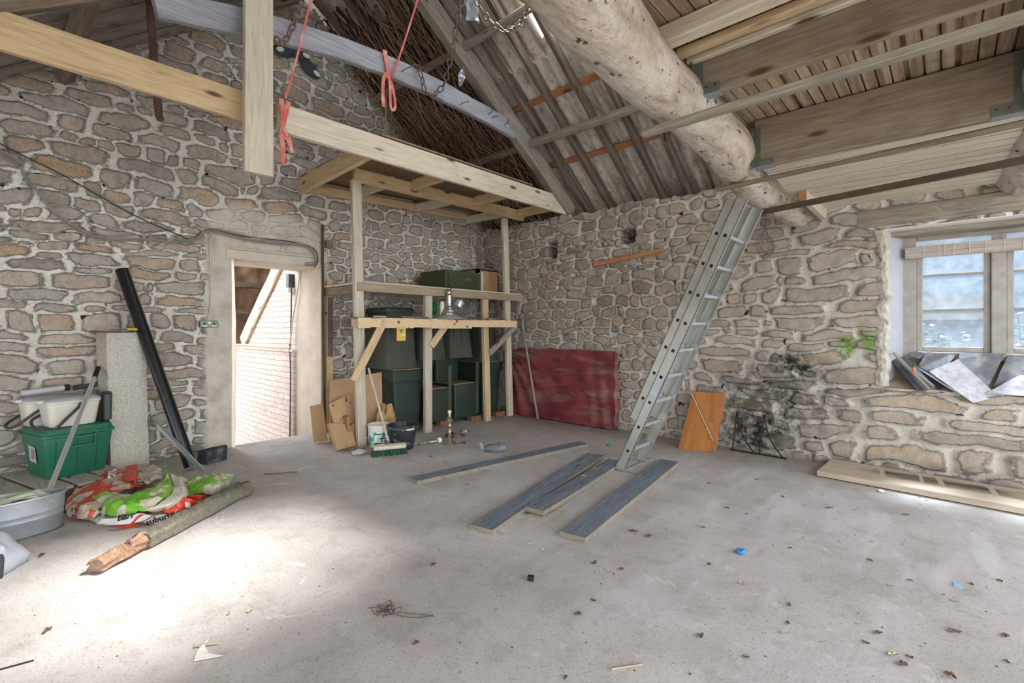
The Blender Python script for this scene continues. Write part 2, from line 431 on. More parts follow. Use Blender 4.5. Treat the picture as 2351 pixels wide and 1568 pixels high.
def m_stone(name, mort, stones, damp=False):
    """rubble masonry; vertex attribute 'sa' = (joint distance, stone id, plaster, id 2), 'sb' = (soot, moss, lime smear, dark id)"""
    t = NT(name); v = t.coord('Object')
    a = t.n('ShaderNodeAttribute', attribute_name='sa'); b = t.n('ShaderNodeAttribute', attribute_name='sb')
    sa = t.n('ShaderNodeSeparateColor'); t.L(a.outputs['Color'], sa.inputs[0])
    sb = t.n('ShaderNodeSeparateColor'); t.L(b.outputs['Color'], sb.inputs[0])
    n1 = t.noise(v, 9, 6, .65); n2 = t.noise(v, 32, 6, .7); n3 = t.noise(v, 2.0, 4, .55)
    e = t.math('ADD', sa.outputs[0], t.math('MULTIPLY', t.math('SUBTRACT', n1, .5), .8))
    e = t.math('ADD', e, t.math('MULTIPLY', t.math('SUBTRACT', n2, .5), .5))
    sm = sb.outputs[2]
    e = t.math('SUBTRACT', e, t.math('MULTIPLY', sm, t.math('MULTIPLY', n3, .35)))
    msk = t.step(e, .12, .34)
    msk = t.math('MULTIPLY', msk, t.math('SUBTRACT', 1.0, sa.outputs[2], clamp=True))
    sc = t.ramp(sa.outputs[1], stones)
    tex = t.noise(v, 18, 7, .7, .4)
    sc = t.mix(.85, sc, t.ramp(tex, [(.25, (.42,)*3), (.42, (.80,)*3), (.55, (1.03,)*3), (.75, (1.32,)*3)]), 'MULTIPLY')
    sc = t.mix(t.math('MULTIPLY', t.step(t.noise(v, 55, 5, .75), .52, .64), .45), sc, sr('5a5148'))
    sc = t.mix(t.math('MULTIPLY', t.step(t.noise(v, 70, 4, .7), .56, .66), .4), sc, sr('d0c8bc'))
    sc = t.mix(t.math('MULTIPLY', t.step(t.noise(v, 7.5, 7, .75), .48, .68), .42), sc, sr('c2bbaf'))
    mc = t.ramp(t.noise(v, 22, 6, .7), [(.25, tuple(x*.7 for x in sr(mort)[:3])+(1,)), (.5, sr(mort)), (.8, tuple(min(1, x*1.12) for x in sr(mort)[:3])+(1,))])
    mc = t.mix(t.math('MULTIPLY', t.step(n3, .45, .68), .35), mc, sr('a89a84'))
    mc = t.mix(t.math('MULTIPLY', t.step(t.noise(v, 65, 5, .75), .52, .66), .4), mc, sr('8f8574'))
    c = t.mix(msk, mc, sc)
    # dark line round the stones: shadow of the joint gap put into the colour
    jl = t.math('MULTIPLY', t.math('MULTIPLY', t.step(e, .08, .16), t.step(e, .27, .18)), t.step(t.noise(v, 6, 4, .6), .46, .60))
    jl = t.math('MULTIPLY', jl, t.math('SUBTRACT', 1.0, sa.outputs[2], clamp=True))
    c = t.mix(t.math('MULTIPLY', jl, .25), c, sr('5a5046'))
    ov = t.mix(.5, t.ramp(t.noise(v, 7, 8, .75, .6), [(.28, sr('7f7467')), (.45, sr('a79c8e')), (.6, sr('c1b8ab')), (.75, sr('d3ccc0'))]), c)
    c = t.mix(t.math('MULTIPLY', t.step(sm, .15, .5), .62), c, ov)
    # limewash wiped over the stones
    c = t.mix(t.math('MULTIPLY', t.math('MULTIPLY', sm, t.step(t.noise(v, 12, 6, .7), .38, .62)), .5), c, sr('aea599'))
    # holes and open joints
    hol = t.math('MULTIPLY', t.step(t.noise(v, 11, 3, .5), .67, .71), t.math('SUBTRACT', 1.0, sa.outputs[2], clamp=True))
    hol = t.math('MULTIPLY', hol, t.step(e, .42, .25))
    c = t.mix(hol, c, sr('2c2620'))
    pl = t.ramp(t.noise(v, 5, 6, .65), [(.3, sr('b0a594')), (.5, sr('cdc3b4')), (.75, sr('ddd5c8'))])
    c = t.mix(sa.outputs[2], c, pl)
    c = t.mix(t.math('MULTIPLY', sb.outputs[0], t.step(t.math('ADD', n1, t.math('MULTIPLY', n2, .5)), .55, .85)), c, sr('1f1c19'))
    c = t.mix(t.math('MULTIPLY', t.math('MULTIPLY', sb.outputs[1], t.step(n1, .32, .52)), .9), c, sr('6c8a3a'))
    h = t.math('ADD', t.math('MULTIPLY', msk, 1.1), t.math('ADD', t.math('MULTIPLY', tex, .55), t.math('MULTIPLY', n2, .35)))
    t.bump(t.math('SUBTRACT', h, t.math('ADD', hol, t.math('MULTIPLY', jl, .8))), .85, .022)
    return t.fin(c, .92)

ST1 = [(0, c255(158, 150, 138)), (.16, c255(178, 163, 145)), (.32, c255(171, 166, 158)), (.48, c255(187, 170, 151)), (.60, c255(185, 157, 131)), (.70, c255(170, 163, 153)), (.82, c255(192, 176, 159)), (.92, c255(147, 139, 130)), (1, c255(181, 171, 161))]
ST2 = [(0, c255(140, 131, 119)), (.2, c255(163, 147, 130)), (.4, c255(172, 161, 146)), (.6, c255(154, 143, 128)), (.75, c255(174, 149, 120)), (.9, c255(130, 121, 111)), (1, c255(168, 158, 144))]
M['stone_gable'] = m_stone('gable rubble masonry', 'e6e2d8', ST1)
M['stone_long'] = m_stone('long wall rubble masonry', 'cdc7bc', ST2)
M['plaster'] = m_flat('old lime plaster', 'cfc4b4', .9, 0, .1, 7, bump=.25, dirt=.3, dcol='b3a592')
M['reveal'] = m_flat('white distemper reveal', 'a8a9ae', .9, 0, .06, 6, bump=.3, dirt=.25, dcol='b5afa6')

def m_brick():
    t = NT('whitewashed brick'); v = t.coord('Object', rot=(R(90), 0, 0))
    br = t.n('ShaderNodeTexBrick'); br.inputs['Scale'].default_value = 1.0
    br.inputs['Brick Width'].default_value = .225; br.inputs['Row Height'].default_value = .076
    br.inputs['Mortar Size'].default_value = .006; br.inputs['Mortar Smooth'].default_value = .3; br.inputs['Bias'].default_value = -.2
    br.inputs['Color1'].default_value = sr('d8ccc5'); br.inputs['Color2'].default_value = sr('cbbcb3'); br.inputs['Mortar'].default_value = sr('a99789')
    ad = t.n('ShaderNodeVectorMath', operation='ADD'); no = t.n('ShaderNodeTexNoise'); no.inputs['Scale'].default_value = 7
    t.L(v, no.inputs['Vector']); sc = t.n('ShaderNodeVectorMath', operation='SCALE'); sc.inputs['Scale'].default_value = .02
    t.L(no.outputs['Color'], sc.inputs[0]); sc.inputs['Scale'].default_value = .045; t.L(v, ad.inputs[0]); t.L(sc.outputs[0], ad.inputs[1]); t.L(ad.outputs[0], br.inputs['Vector'])
    v0 = t.coord('Object')
    c = t.mix(t.math('MULTIPLY', t.step(t.noise(v0, 9, 6, .7), .5, .7), .5), br.outputs['Color'], sr('b79f90'))
    t.bump(t.math('SUBTRACT', t.noise(v0, 30, 4, .6), br.outputs['Fac']), .5, .01)
    return t.fin(c, .9)
M['brick'] = m_brick()

def m_glass():
    t = NT('dirty window glass'); v = t.coord('Object')
    tr = t.n('ShaderNodeBsdfTransparent'); tr.inputs[0].default_value = (.85, .92, 1, 1)
    df = t.n('ShaderNodeBsdfTranslucent'); df.inputs[0].default_value = (.8, .86, .95, 1)
    d2 = t.n('ShaderNodeBsdfDiffuse'); d2.inputs[0].default_value = (.8, .83, .88, 1)
    gl = t.n('ShaderNodeBsdfGlossy'); gl.inputs['Roughness'].default_value = .1
    m0 = t.n('ShaderNodeMixShader'); m0.inputs[0].default_value = .25; t.L(df.outputs[0], m0.inputs[1]); t.L(d2.outputs[0], m0.inputs[2])
    m1 = t.n('ShaderNodeMixShader'); f = t.ramp(t.noise(v, 14, 7, .75), [(.35, (.04,)*3), (.8, (.17,)*3)])
    t.L(f, m1.inputs[0]); t.L(tr.outputs[0], m1.inputs[1]); t.L(m0.outputs[0], m1.inputs[2])
    m2 = t.n('ShaderNodeMixShader'); m2.inputs[0].default_value = .05; t.L(m1.outputs[0], m2.inputs[1]); t.L(gl.outputs[0], m2.inputs[2])
    t.L(m2.outputs[0], t.out.inputs[0]); return t.m
M['glass'] = m_glass()

def m_bag(name, base, oval, oval_scale=5.5, amount=.5, rough=.3):
    t = NT(name); v = t.coord('Object')
    vo = t.n('ShaderNodeTexVoronoi'); vo.voronoi_dimensions = '2D'; vo.inputs['Scale'].default_value = oval_scale; vo.inputs['Randomness'].default_value = .75; t.L(t.coord('Object', (1.0, .75, 1.0), rot=(0, 0, .6)), vo.inputs['Vector'])
    k = t.step(vo.outputs['Distance'], amount, amount-.04)
    oc = t.ramp(t.noise(v, 35, 4, .7), [(.3, tuple(x*.8 for x in sr(oval)[:3])+(1,)), (.7, sr(oval))])
    c = t.mix(k, sr(base), oc)
    t.bump(t.noise(v, 22, 5, .6, .8), .35, .012)
    return t.fin(c, rough)
M['bag_red'] = m_bag('red feed sack film', 'd0453a', 'cdbfa6', 8.5, .40)
M['bag_red2'] = m_bag('orange red sack film', 'e2492c', 'e0d3bf', 5, .22)
M['bag_green'] = m_bag('green feed sack film', '78bd34', 'd5cdb4', 8, .36)
M['bag_white'] = m_bag('cream sack film', 'd9d4c4', 'cfc7b4', 5, .3)
M['bag_clear'] = m_bag('milky sack film', 'c4bfae', 'b3ab98', 7, .4)

def m_overspray():
    # chipboard with black spray-paint overspray left round bars that lay on it
    t = NT('oversprayed board'); v = t.coord('Object')
    c = t.ramp(t.noise(t.coord('Object', (1, 8, 8)), 3, 5, .6), [(.3, sr('a3937f')), (.7, sr('c2b4a0'))])
    sx = t.n('ShaderNodeSeparateXYZ'); t.L(v, sx.inputs[0])
    x, y = sx.outputs[0], sx.outputs[1]
    nn = t.math('MULTIPLY', t.math('SUBTRACT', t.noise(v, 6, 4, .6), .5), .25)
    fx = t.math('ADD', x, nn); fy = t.math('ADD', y, t.math('MULTIPLY', nn, .35))
    a = t.math('MULTIPLY', t.step(fx, .24, .46), t.step(fx, 1.32, 1.05))
    s = t.math('MULTIPLY', a, t.math('MULTIPLY', t.step(fy, -.11, .02), t.step(fy, .20, .09)))
    bars = None
    for (bx0, w) in ((.42, .022), (.68, .015), (.80, .022), (1.10, .022)):
        d = t.math('ABSOLUTE', t.math('SUBTRACT', t.math('ADD', x, t.math('MULTIPLY', y, .15)), bx0))
        q = t.step(d, w, w*.7); bars = q if bars is None else t.math('MAXIMUM', bars, q)
    for (k, b0) in ((.28, -.12), (-.30, .26), (.05, -.035)):
        d = t.math('ABSOLUTE', t.math('SUBTRACT', y, t.math('ADD', t.math('MULTIPLY', x, k), b0)))
        bars = t.math('MAXIMUM', bars, t.math('MULTIPLY', t.step(d, .008, .005), .6))
    s = t.math('MULTIPLY', s, t.math('SUBTRACT', 1.0, bars, clamp=True))
    c = t.mix(t.math('MULTIPLY', s, t.ramp(t.noise(v, 5, 4, .6), [(.3, (.75,)*3), (.6, (.95,)*3)])), c, sr('2b2a2c'))
    return t.fin(c, .85)
M['whiteboard2'] = None
M['overspray'] = m_overspray()

def m_parquet():
    t = NT('strip parquet laminate'); v = t.coord('Object')
    br = t.n('ShaderNodeTexBrick'); br.offset = .37; br.inputs['Scale'].default_value = 1
    br.inputs['Brick Width'].default_value = .30; br.inputs['Row Height'].default_value = .05; br.inputs['Mortar Size'].default_value = .0006
    br.inputs['Color1'].default_value = sr('8f5526'); br.inputs['Color2'].default_value = sr('ad7239'); br.inputs['Mortar'].default_value = sr('7a4a22')
    t.L(v, br.inputs['Vector'])
    g = t.noise(t.coord('Object', (3, 60, 60)), 1.5, 4, .6)
    c = t.mix(.35, br.outputs['Color'], t.ramp(g, [(.3, sr('74401c')), (.7, sr('b37a44'))]))
    return t.fin(c, .4)
M['parquet'] = m_parquet()

def m_grooved():
    t = NT('pale grooved board'); v = t.coord('Object', rand=0)
    g = t.noise(t.coord('Object', (1.2, 16, 16), rand=1), 2.2, 6, .6, 1.0)
    c = t.ramp(g, [(.25, sr('b5a993')), (.5, sr('d3c9b7')), (.75, sr('e3dccd'))])
    vo = t.n('ShaderNodeTexVoronoi'); vo.inputs['Scale'].default_value = 1.0
    t.L(t.coord('Object', (1.6, 7, 7), rand=1), vo.inputs['Vector'])
    c = t.mix(t.step(vo.outputs['Distance'], .13, .04), c, sr('7a6348'))
    sx = t.n('ShaderNodeSeparateXYZ'); t.L(v, sx.inputs[0])
    f = t.math('FRACT', t.math('ADD', t.math('MULTIPLY', sx.outputs[1], 1/.0235), .5))
    gr = t.step(t.math('ABSOLUTE', t.math('SUBTRACT', f, .5)), .36, .46)
    c = t.mix(t.math('MULTIPLY', gr, .55), c, sr('7d7262'))
    t.bump(t.math('SUBTRACT', t.math('MULTIPLY', g, .3), gr), .6, .004)
    return t.fin(c, .75)
M['grooved'] = m_grooved()

def m_splash():
    t = NT('plaster splashed black bucket'); v = t.coord('Object')
    c = t.mix(t.math('MULTIPLY', t.step(t.noise(v, 9, 6, .75, .6), .54, .66), .6), sr('2a2b30'), sr('b9bac0'))
    return t.fin(c, .5)
M['splash'] = m_splash()

def m_tublabel():
    t = NT('printed tub label'); v = t.coord('Object')
    sx = t.n('ShaderNodeSeparateXYZ'); t.L(v, sx.inputs[0])
    c = t.ramp(t.noise(t.coord('Object', (14, 14, 5)), 1.6, 3, .5), [(.35, sr('4aa98c')), (.45, sr('e6e9e4')), (.58, sr('9cc4d4')), (.7, sr('4fb25e'))], 'CONSTANT')
    return t.fin(c, .4)
M['tublabel'] = m_tublabel()
# ------------------------------------------------------------------ setting: floor, walls, roof
npr = np.random.RandomState(11)
def vnoise(x, y, sc, seed):
    r = np.random.RandomState(seed).rand(64, 64)
    u, v = x*sc, y*sc
    i, j = np.floor(u).astype(int), np.floor(v).astype(int)
    f, g = u-i, v-j
    f = f*f*(3-2*f); g = g*g*(3-2*g)
    a = r[i % 64, j % 64]; b = r[(i+1) % 64, j % 64]; c = r[i % 64, (j+1) % 64]; d = r[(i+1) % 64, (j+1) % 64]
    return (a*(1-f)+b*f)*(1-g)+(c*(1-f)+d*f)*g
def fnoise(x, y, sc, seed, o=3):
    t = 0; amp = 1; s = 0
    for k in range(o):
        t = t+amp*vnoise(x, y, sc*2**k, seed+k); s += amp; amp *= .5
    return t/s
def sstep(a, b, x):
    t = np.clip((x-a)/(b-a), 0, 1); return t*t*(3-2*t)
def bell(x, y, cx, cy, rx, ry):
    return np.clip(1.4-1.4*np.sqrt(((x-cx)/rx)**2+((y-cy)/ry)**2), 0, 1)

def stone_wall(name, mat, O, U, N, s0, s1, z0, z1, step, seed, params, keep, hmm=(.085, .185), wmm=(.13, .44), size=None, relief=1.0):
    ns, nzn = int((s1-s0)/step)+1, int((z1-z0)/step)+1
    s = np.linspace(s0, s1, ns); z = np.linspace(z0, z1, nzn)
    S, Z = np.meshgrid(s, z, indexing='ij')
    wx = S+.11*(fnoise(S+9, Z+9, 4, seed)-.5)
    wz = Z+.11*(fnoise(S+3, Z+5, 3.2, seed+5)-.5)+.14*(fnoise(S+1, Z+2, .7, seed+9)-.5)
    rs = np.random.RandomState(seed)
    d1 = np.full(S.shape, 9.0); d2 = np.full(S.shape, 9.0); idr = np.zeros(S.shape); id2 = np.zeros(S.shape)
    zz = z0-.2
    while zz < z1+.2:
        h = rs.uniform(*hmm); x = s0-.3-rs.rand()*.3
        while x < s1+.3:
            k = 1.0 if size is None else size(x, zz)
            w = rs.uniform(*wmm)*k
            hh = h*(.85+.4*rs.rand())
            if rs.rand() < .16: w *= .45; hh *= .6
            cx, cz = x+w/2, zz+h/2+rs.uniform(-.02, .02)
            a, b = w/2, hh/2
            r1, r2 = rs.rand(), rs.rand()
            i0, i1 = np.searchsorted(s, [cx-a*2.4-.08, cx+a*2.4+.08]); j0, j1 = np.searchsorted(z, [cz-b*2.8-.12, cz+b*2.8+.12])
            if i1 > i0 and j1 > j0:
                q = (slice(i0, i1), slice(j0, j1))
                dx, dz = np.abs(wx[q]-cx)/a, np.abs(wz[q]-cz)/b
                d = (dx**2.6+dz**2.6)**(1/2.6)
                n1 = d < d1[q]
                d2[q] = np.where(n1, d1[q], np.minimum(d2[q], d))
                idr[q] = np.where(n1, r1, idr[q]); id2[q] = np.where(n1, r2, id2[q])
                d1[q] = np.where(n1, d, d1[q])
            x += w*(1.0+.12*rs.rand())
        zz += h
    pa = params(S, Z)
    edge = np.minimum(d2-d1, (1.32+.42*pa.get('smear', 0*S)-d1)*1.2)
    edge = np.clip(edge*.62, 0, 1)      # dict: plaster, soot, moss, smear, hole
    pl = pa.get('plaster', 0*S)
    m = sstep(.10, .34, edge)*(1-pl)
    hgt = m*(.012+.022*id2)*relief+.012*(fnoise(S, Z, 14, seed+20)-.5)+.03*(fnoise(S, Z, 1.3, seed+30)-.5)+pl*.022
    hgt = hgt-pa.get('hole', 0*S)
    kp = keep(S, Z)
    O, U, N = np.array(O, float), np.array(U, float), np.array(N, float)
    V = O+S[..., None]*U+Z[..., None]*np.array([0, 0, 1.0])+hgt[..., None]*N
    idx = np.arange(ns*nzn).reshape(ns, nzn)
    ck = kp[:-1, :-1] & kp[1:, :-1] & kp[1:, 1:] & kp[:-1, 1:]
    a, b, c, d = idx[:-1, :-1][ck], idx[1:, :-1][ck], idx[1:, 1:][ck], idx[:-1, 1:][ck]
    nrm = np.cross(U, [0, 0, 1.0])
    F = np.stack([a, b, c, d], 1) if nrm.dot(N) > 0 else np.stack([a, d, c, b], 1)
    used = np.zeros(ns*nzn, bool); used[F.ravel()] = True
    remap = np.cumsum(used)-1
    F = remap[F]; Vv = V.reshape(-1, 3)[used]
    me = bpy.data.meshes.new(name)
    me.from_pydata(Vv.tolist(), [], F.tolist()); me.update()
    A = np.stack([edge, idr, pl, id2], -1).reshape(-1, 4)[used]
    z0_ = 0*S
    B = np.stack([pa.get('soot_shade', z0_), pa.get('moss', z0_), pa.get('smear', z0_), id2], -1).reshape(-1, 4)[used]
    for nm, arr in (('sa', A), ('sb', B)):
        at = me.color_attributes.new(nm, 'FLOAT_COLOR', 'POINT')
        at.data.foreach_set('color', np.clip(arr, 0, 1).astype(np.float32).ravel())
    me.polygons.foreach_set('use_smooth', [True]*len(me.polygons))
    me.materials.append(mat)
    o = bpy.data.objects.new(name, me)
    put(o); o['kind'] = 'structure'
    return o

RR = lambda y: 3.28-.7*y          # underside of the sheets, long-wall side
RL = lambda y: 7.584+.76*y        # underside of the sheets, other side
RIDGE_Y = -(7.584-3.28)/(1.46)

# gable wall at x = 0 with its doorway
D0, D1, DZ = -3.71, -2.71, 2.09
def gable_params(S, Z):
    w = .05*(fnoise(S, Z, 6, 77)-.5)
    pl = sstep(-3.98, -3.93, S+w*1.6)*sstep(-3.55, -3.65, S)*sstep(2.34, 2.28, Z+w*2)
    top = sstep(-4.0, -3.8, S+w*3)*sstep(-2.55, -2.75, S+w*2)*sstep(2.02, 2.06, Z)*sstep(2.72, 2.52, Z+w*5)
    rt = sstep(-2.80, -2.74, S)*sstep(-2.60, -2.66, S+w)*sstep(2.5, 2.3, Z)
    plaster = np.clip(np.maximum(np.maximum(pl, top*.75), rt), 0, 1)
    smear = .45*sstep(.38, .66, fnoise(S, Z, 1.2, 5))+.5*sstep(-3.2, -3.8, S)*sstep(1.4, .6, Z)*.6
    smear = np.clip(smear, 0, 1)*.8
    soot_shade = .35*sstep(.62, .1, Z)*sstep(-4.3, -4.9, S)  # shade near the crate put into the stone colour, low at the left
    crack = np.exp(-((S+1.0+.12*(fnoise(Z*1.5, Z, 3, 8)-.5))/.012)**2)*sstep(1.9, 2.1, Z)*sstep(2.7, 2.5, Z)*.04
    return dict(plaster=plaster, smear=smear, soot_shade=soot_shade, hole=crack)
def gable_keep(S, Z):
    top = np.minimum(3.28-.7*S, 7.584+.76*S)+.05
    door = (S > D0) & (S < D1) & (Z < DZ)
    return (Z <= top) & ~door
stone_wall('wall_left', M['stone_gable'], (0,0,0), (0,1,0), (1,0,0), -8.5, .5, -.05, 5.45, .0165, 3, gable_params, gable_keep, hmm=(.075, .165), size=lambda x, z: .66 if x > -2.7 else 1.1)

# long wall at y = 0 with its window
W0, W1, WZ0, WZ1 = 5.394, 6.95, .77, 2.2
PUT = [(1.60, 2.44, .075, .11), (2.80, 2.49, .10, .085)]
def long_params(S, Z):
    w = fnoise(S, Z, 3, 60)-.5
    smear = .08+.48*sstep(2.6, 4.0, S+w)+.3*sstep(1.6, .8, Z+w*.5)
    soot_shade = .8*bell(S+.25*w, Z+.2*w, 4.45, .55, 1.0, .62)+.75*bell(S+.1*w, Z, 4.68, .95, .32, .16)+.6*bell(S, Z, 4.25, .15, .5, .25)+.5*bell(S, Z, 5.5, .05, 1.4, .12)
    moss = 1.6*bell(S+.1*w, Z, 5.10, 1.13, .10, .13)+1.6*bell(S+.15*w, Z+.9*(S-5.27), 5.27, 1.20, .12, .14)
    hole = 0*S
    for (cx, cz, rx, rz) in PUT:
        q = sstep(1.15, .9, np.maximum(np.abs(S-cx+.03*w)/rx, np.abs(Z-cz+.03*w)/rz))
        hole = np.maximum(hole, q*.22); soot_shade = np.maximum(soot_shade, q*.75)  # recess shade painted into the holes with the same mask
    pl = 0*S
    # whitewashed dressed blocks low down below the window
    return dict(smear=np.clip(smear, 0, .95), soot_shade=np.clip(soot_shade, 0, 1), moss=np.clip(moss, 0, 1), hole=hole, plaster=pl)
def long_keep(S, Z):
    top = 2.90+.07*(fnoise(S, Z*0, 3.5, 90)-.5)*2+.0*Z
    top = np.where(S > 4.4, 2.95, top)
    win = (S > W0-.03*(fnoise(S*0, Z, 9, 4)-.5)) & (S < W1) & (Z > WZ0+.03*(fnoise(S, Z*0, 8, 14)-.5)) & (Z < WZ1)
    return (Z <= top) & ~win
def long_size(x, z): return 1.8 if (x > 4.8 and z < .95) else (1.25 if x > 3.6 else .72)
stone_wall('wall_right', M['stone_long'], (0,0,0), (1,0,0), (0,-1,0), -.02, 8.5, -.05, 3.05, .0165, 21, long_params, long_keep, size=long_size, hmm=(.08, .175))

# wall head of the long wall, rough stones under the sheets
def head(u, v):
    x = 8.5*u; y = .55*v
    return (x, y-.01, 2.87+.06*nz(x*4, y*4, 2)+.035*nz(x*11, y*11, 5)-.02*(v > .9))
struct = MB().grid(head, 240, 10)
o = struct.build('wall_head', M['dust'], smooth='all'); o['kind'] = 'structure'
o.data.flip_normals()

# floor slab, ground outside, passage floor
fl = MB()
fl.bx(-.04, 10.5, -10, .02, -.12, 0.0)
o = fl.build('floor', M['concrete']); o['kind'] = 'structure'
M['earth'] = m_flat('earth', '6b6350', .95, var=.3, scale=3)
o = MB().bx(-9, 22, -24, 22, -1.05, -1.0).build('ground', M['earth']); o['kind'] = 'structure'
o = MB().bx(2, 14, .62, 9, -.3, .62).build('ground_bank', M['earth']); o['kind'] = 'structure'

# doorway linings
th = .62
mb = MB()
mb.grid(lambda u, v: (.03-.69*u, D1+.012-.035*u+.012*nz(u*4, v*9, 1), -.6+2.75*v), 8, 30)
o = mb.build('trim_1', M['plaster'], smooth='all'); o['kind'] = 'structure'; o.data.flip_normals()
mb = MB()
mb.grid(lambda u, v: (.03-.65*u, D0+.01+.03*math.sin(v*3)*1+.012*nz(u*4, v*9, 3), -.6+2.75*v), 8, 30)
o = mb.build('trim_2', M['plaster'], smooth='all'); o['kind'] = 'structure'
o = MB().bx(-.62, .035, D0-.06, D1+.0, DZ-.02, DZ+.085).bx(-.6, .045, D0-.02, D1-.03, DZ+.085, DZ+.11).build('trim_3', M['plaster'], bevel=.012); o['kind'] = 'structure'
tag(o, 'pale plastered lintel board over the doorway')

# passage beyond the doorway
o = MB().bx(-3.6, -.64, -2.765, -1.1, -1.0, 1.0).build('wall_passage', M['brick']); o['kind'] = 'structure'
o = MB().prism([(-.64, 1.0), (-.64, 3.3), (-.98, 3.3), (-1.06, 2.22), (-2.55, 1.0)], Matrix(((1, 0, 0, 0), (0, 0, 1, -2.72), (0, 1, 0, 0), (0, 0, 0, 1))), .12).build('wall_passage_upper', M['brick']); o['kind'] = 'structure'
o = MB().bx(-3.2, -.62, -2.79, -2.68, .985, 1.03).build('trim_4', M['plaster'], bevel=.015); o['kind'] = 'structure'
def pw(u, v):
    y = -3.3+2.1*u; z = .9+2.5*v
    return (-3.25+.10*nz(y*3, z*3, 4)+.05*nz(y*8, z*8, 2), y, z)
M['cave'] = m_flat('brown rubble', '8f735c', .95, 0, .35, 5, bump=.8, dirt=.5, dcol='4a3a2c')
o = MB().grid(pw, 40, 50).build('wall_passage_end', M['cave'], smooth='all'); o['kind'] = 'structure'
o = MB().bx(-3.9, -.64, -3.2, -1.1, 3.3, 3.4).bx(-3.9, -.64, -1.2, -1.1, 1, 3.3).build('ceiling_passage', M['darkwood']); o['kind'] = 'structure'
o = MB().bx(-4.2, -.64, -5.3, -5.1, -1.0, 2.1).build('passage_sky_block', M['cave']); o['kind'] = 'structure'  # unseen, added to cut the sky light on the passage brick
o = MB().bx(-7, -.62, -9, -2.6, -1.0, -.62).build('floor_passage', M['concrete']); o['kind'] = 'structure'

# corrugated roof sheets
WLN, AMP = .165, .024
def sheet_slope(name, ya, yb, Rf, xa, xb, hole=None, nd=10):
    nx = int((xb-xa)/.0137); V = []; F = []
    ys = [ya+(yb-ya)*j/nd for j in range(nd+1)]
    for i in range(nx+1):
        x = xa+(xb-xa)*i/nx
        for j, y in enumerate(ys):
            V.append((x, y, Rf(y)+AMP*(1+math.sin(2*math.pi*x/WLN))+.01*nz(x*.8, y*.8, 3)))
    for i in range(nx):
        xm = xa+(xb-xa)*(i+.5)/nx
        for j in range(nd):
            ym = (ys[j]+ys[j+1])/2
            if hole and hole(xm, ym): continue
            a = i*(nd+1)+j
            F.append((a, a+1, a+nd+2, a+nd+1))
    me = bpy.data.meshes.new(name); me.from_pydata(V, [], F); me.update()
    me.polygons.foreach_set('use_smooth', [True]*len(me.polygons)); me.materials.append(M['sheet'])
    o = put(bpy.data.objects.new(name, me)); o['kind'] = 'structure'; return o
HX0, HX1, HY0, HY1 = 2.63, 3.9, -2.55, -1.52
sheet_slope('ceiling_roof', .62, -1.40, RR, -.7, 10.5)
sheet_slope('ceiling_roof_upper', -1.30, RIDGE_Y, lambda y: RR(y)+.035, -.7, 10.5,
            hole=lambda x, y: HX0 < x < HX1+.05*math.sin(y*9) and HY0 < y < HY1, nd=36)
sheet_slope('ceiling_roof_left', RIDGE_Y, -9.0, RL, -.7, 10.5, hole=lambda x, y: x > 7.5)
# ------------------------------------------------------------------ roof timbers
def bp(pts_c, p0, p1):      # centre line offsets for a bowed beam: pts = [(t, dz)]
    def f(t):
        for (a, za), (b, zb) in zip(pts_c, pts_c[1:]):
            if t <= b:
                k = (t-a)/(b-a); k = k*k*(3-2*k); return (0, za+(zb-za)*k)
        return (0, pts_c[-1][1])
    return f

o = beam('tie_beam', (1.815, -8.2, 3.0), (1.815, -4.02, 3.013), .05, .225, M['pine'], wob=.003)
tag(o, 'long new pine tie beam with an oval knot, running left from the hanging post', 'beam')
o = beam('tie_beam', (1.815, -3.93, 3.013), (1.815, .02, 3.035), .05, .235, M['pine_pale'], wob=.003)
tag(o, 'pale pine tie beam carrying the front edge of the loft platform', 'beam')
o = beam('hanging_post', (2.03, -4.15, 2.45), (2.03, -4.15, 4.7), .055, .20, M['pine_post'], up=(0, 1, 0), wob=.003)
o.name = 'hanging_post'
tag(o, 'broad pale timber post hanging from the roof, its foot ending in mid-air', 'post')
# principal rafters and collar of the truss
def PRz(y): return 2.93-.665*y+.125
o = beam('principal_rafter', (1.83, .12, PRz(.12)+.01), (1.83, -2.93, PRz(-2.93)+.01), .125, .225, M['greywood'], wob=.008, ch=.012)
tag(o, 'heavy grey slanting roof truss rafter above the workbench end of the loft', 'rafter')
o['label'] = 'heavy grey truss rafter slanting down to the head of the long wall'
o = beam('principal_rafter', (1.80, -6.2, 2.6+.12), (1.80, -2.98, 4.86+.12), .10, .24, M['oldwood'], wob=.012, ch=.014)
tag(o, 'dark brown truss rafter in the upper left, above the new pine tie beam', 'rafter')
cc = [(-4.75, 3.50), (-3.94, 3.69), (-3.5, 3.76), (-3.15, 3.80), (-2.92, 3.815), (-2.55, 3.82), (-2.15, 3.815), (-1.6, 3.785), (-1.12, 3.74)]
rs = []
pc = smooth_path([(1.855, y, z) for y, z in cc], 5)
for i, p in enumerate(pc):
    q = pc[min(i+1, len(pc)-1)]-pc[max(i-1, 0)]; q.normalize(); nrm = Vector((0, -q.z, q.y)); h = .098; w = .035
    ring = []
    for (a, b) in ((-w, -h+.01), (-w+.01, -h), (w-.01, -h), (w, -h+.01), (w, h-.01), (w-.01, h), (-w+.01, h), (-w, h-.01)):
        ring.append(p+nrm*(b+.012*nz(p.y*2.5, b*9, 1)+.006*nz(p.y*9, b*9, 4))+Vector((a, 0, 0)))
    rs.append(ring)
m0 = Matrix(((0, 1, 0, 1.87), (1, 0, 0, -3), (0, 0, -1, 3.8), (0, 0, 0, 1)))
mbx = MB(); mi = m0.inverted()
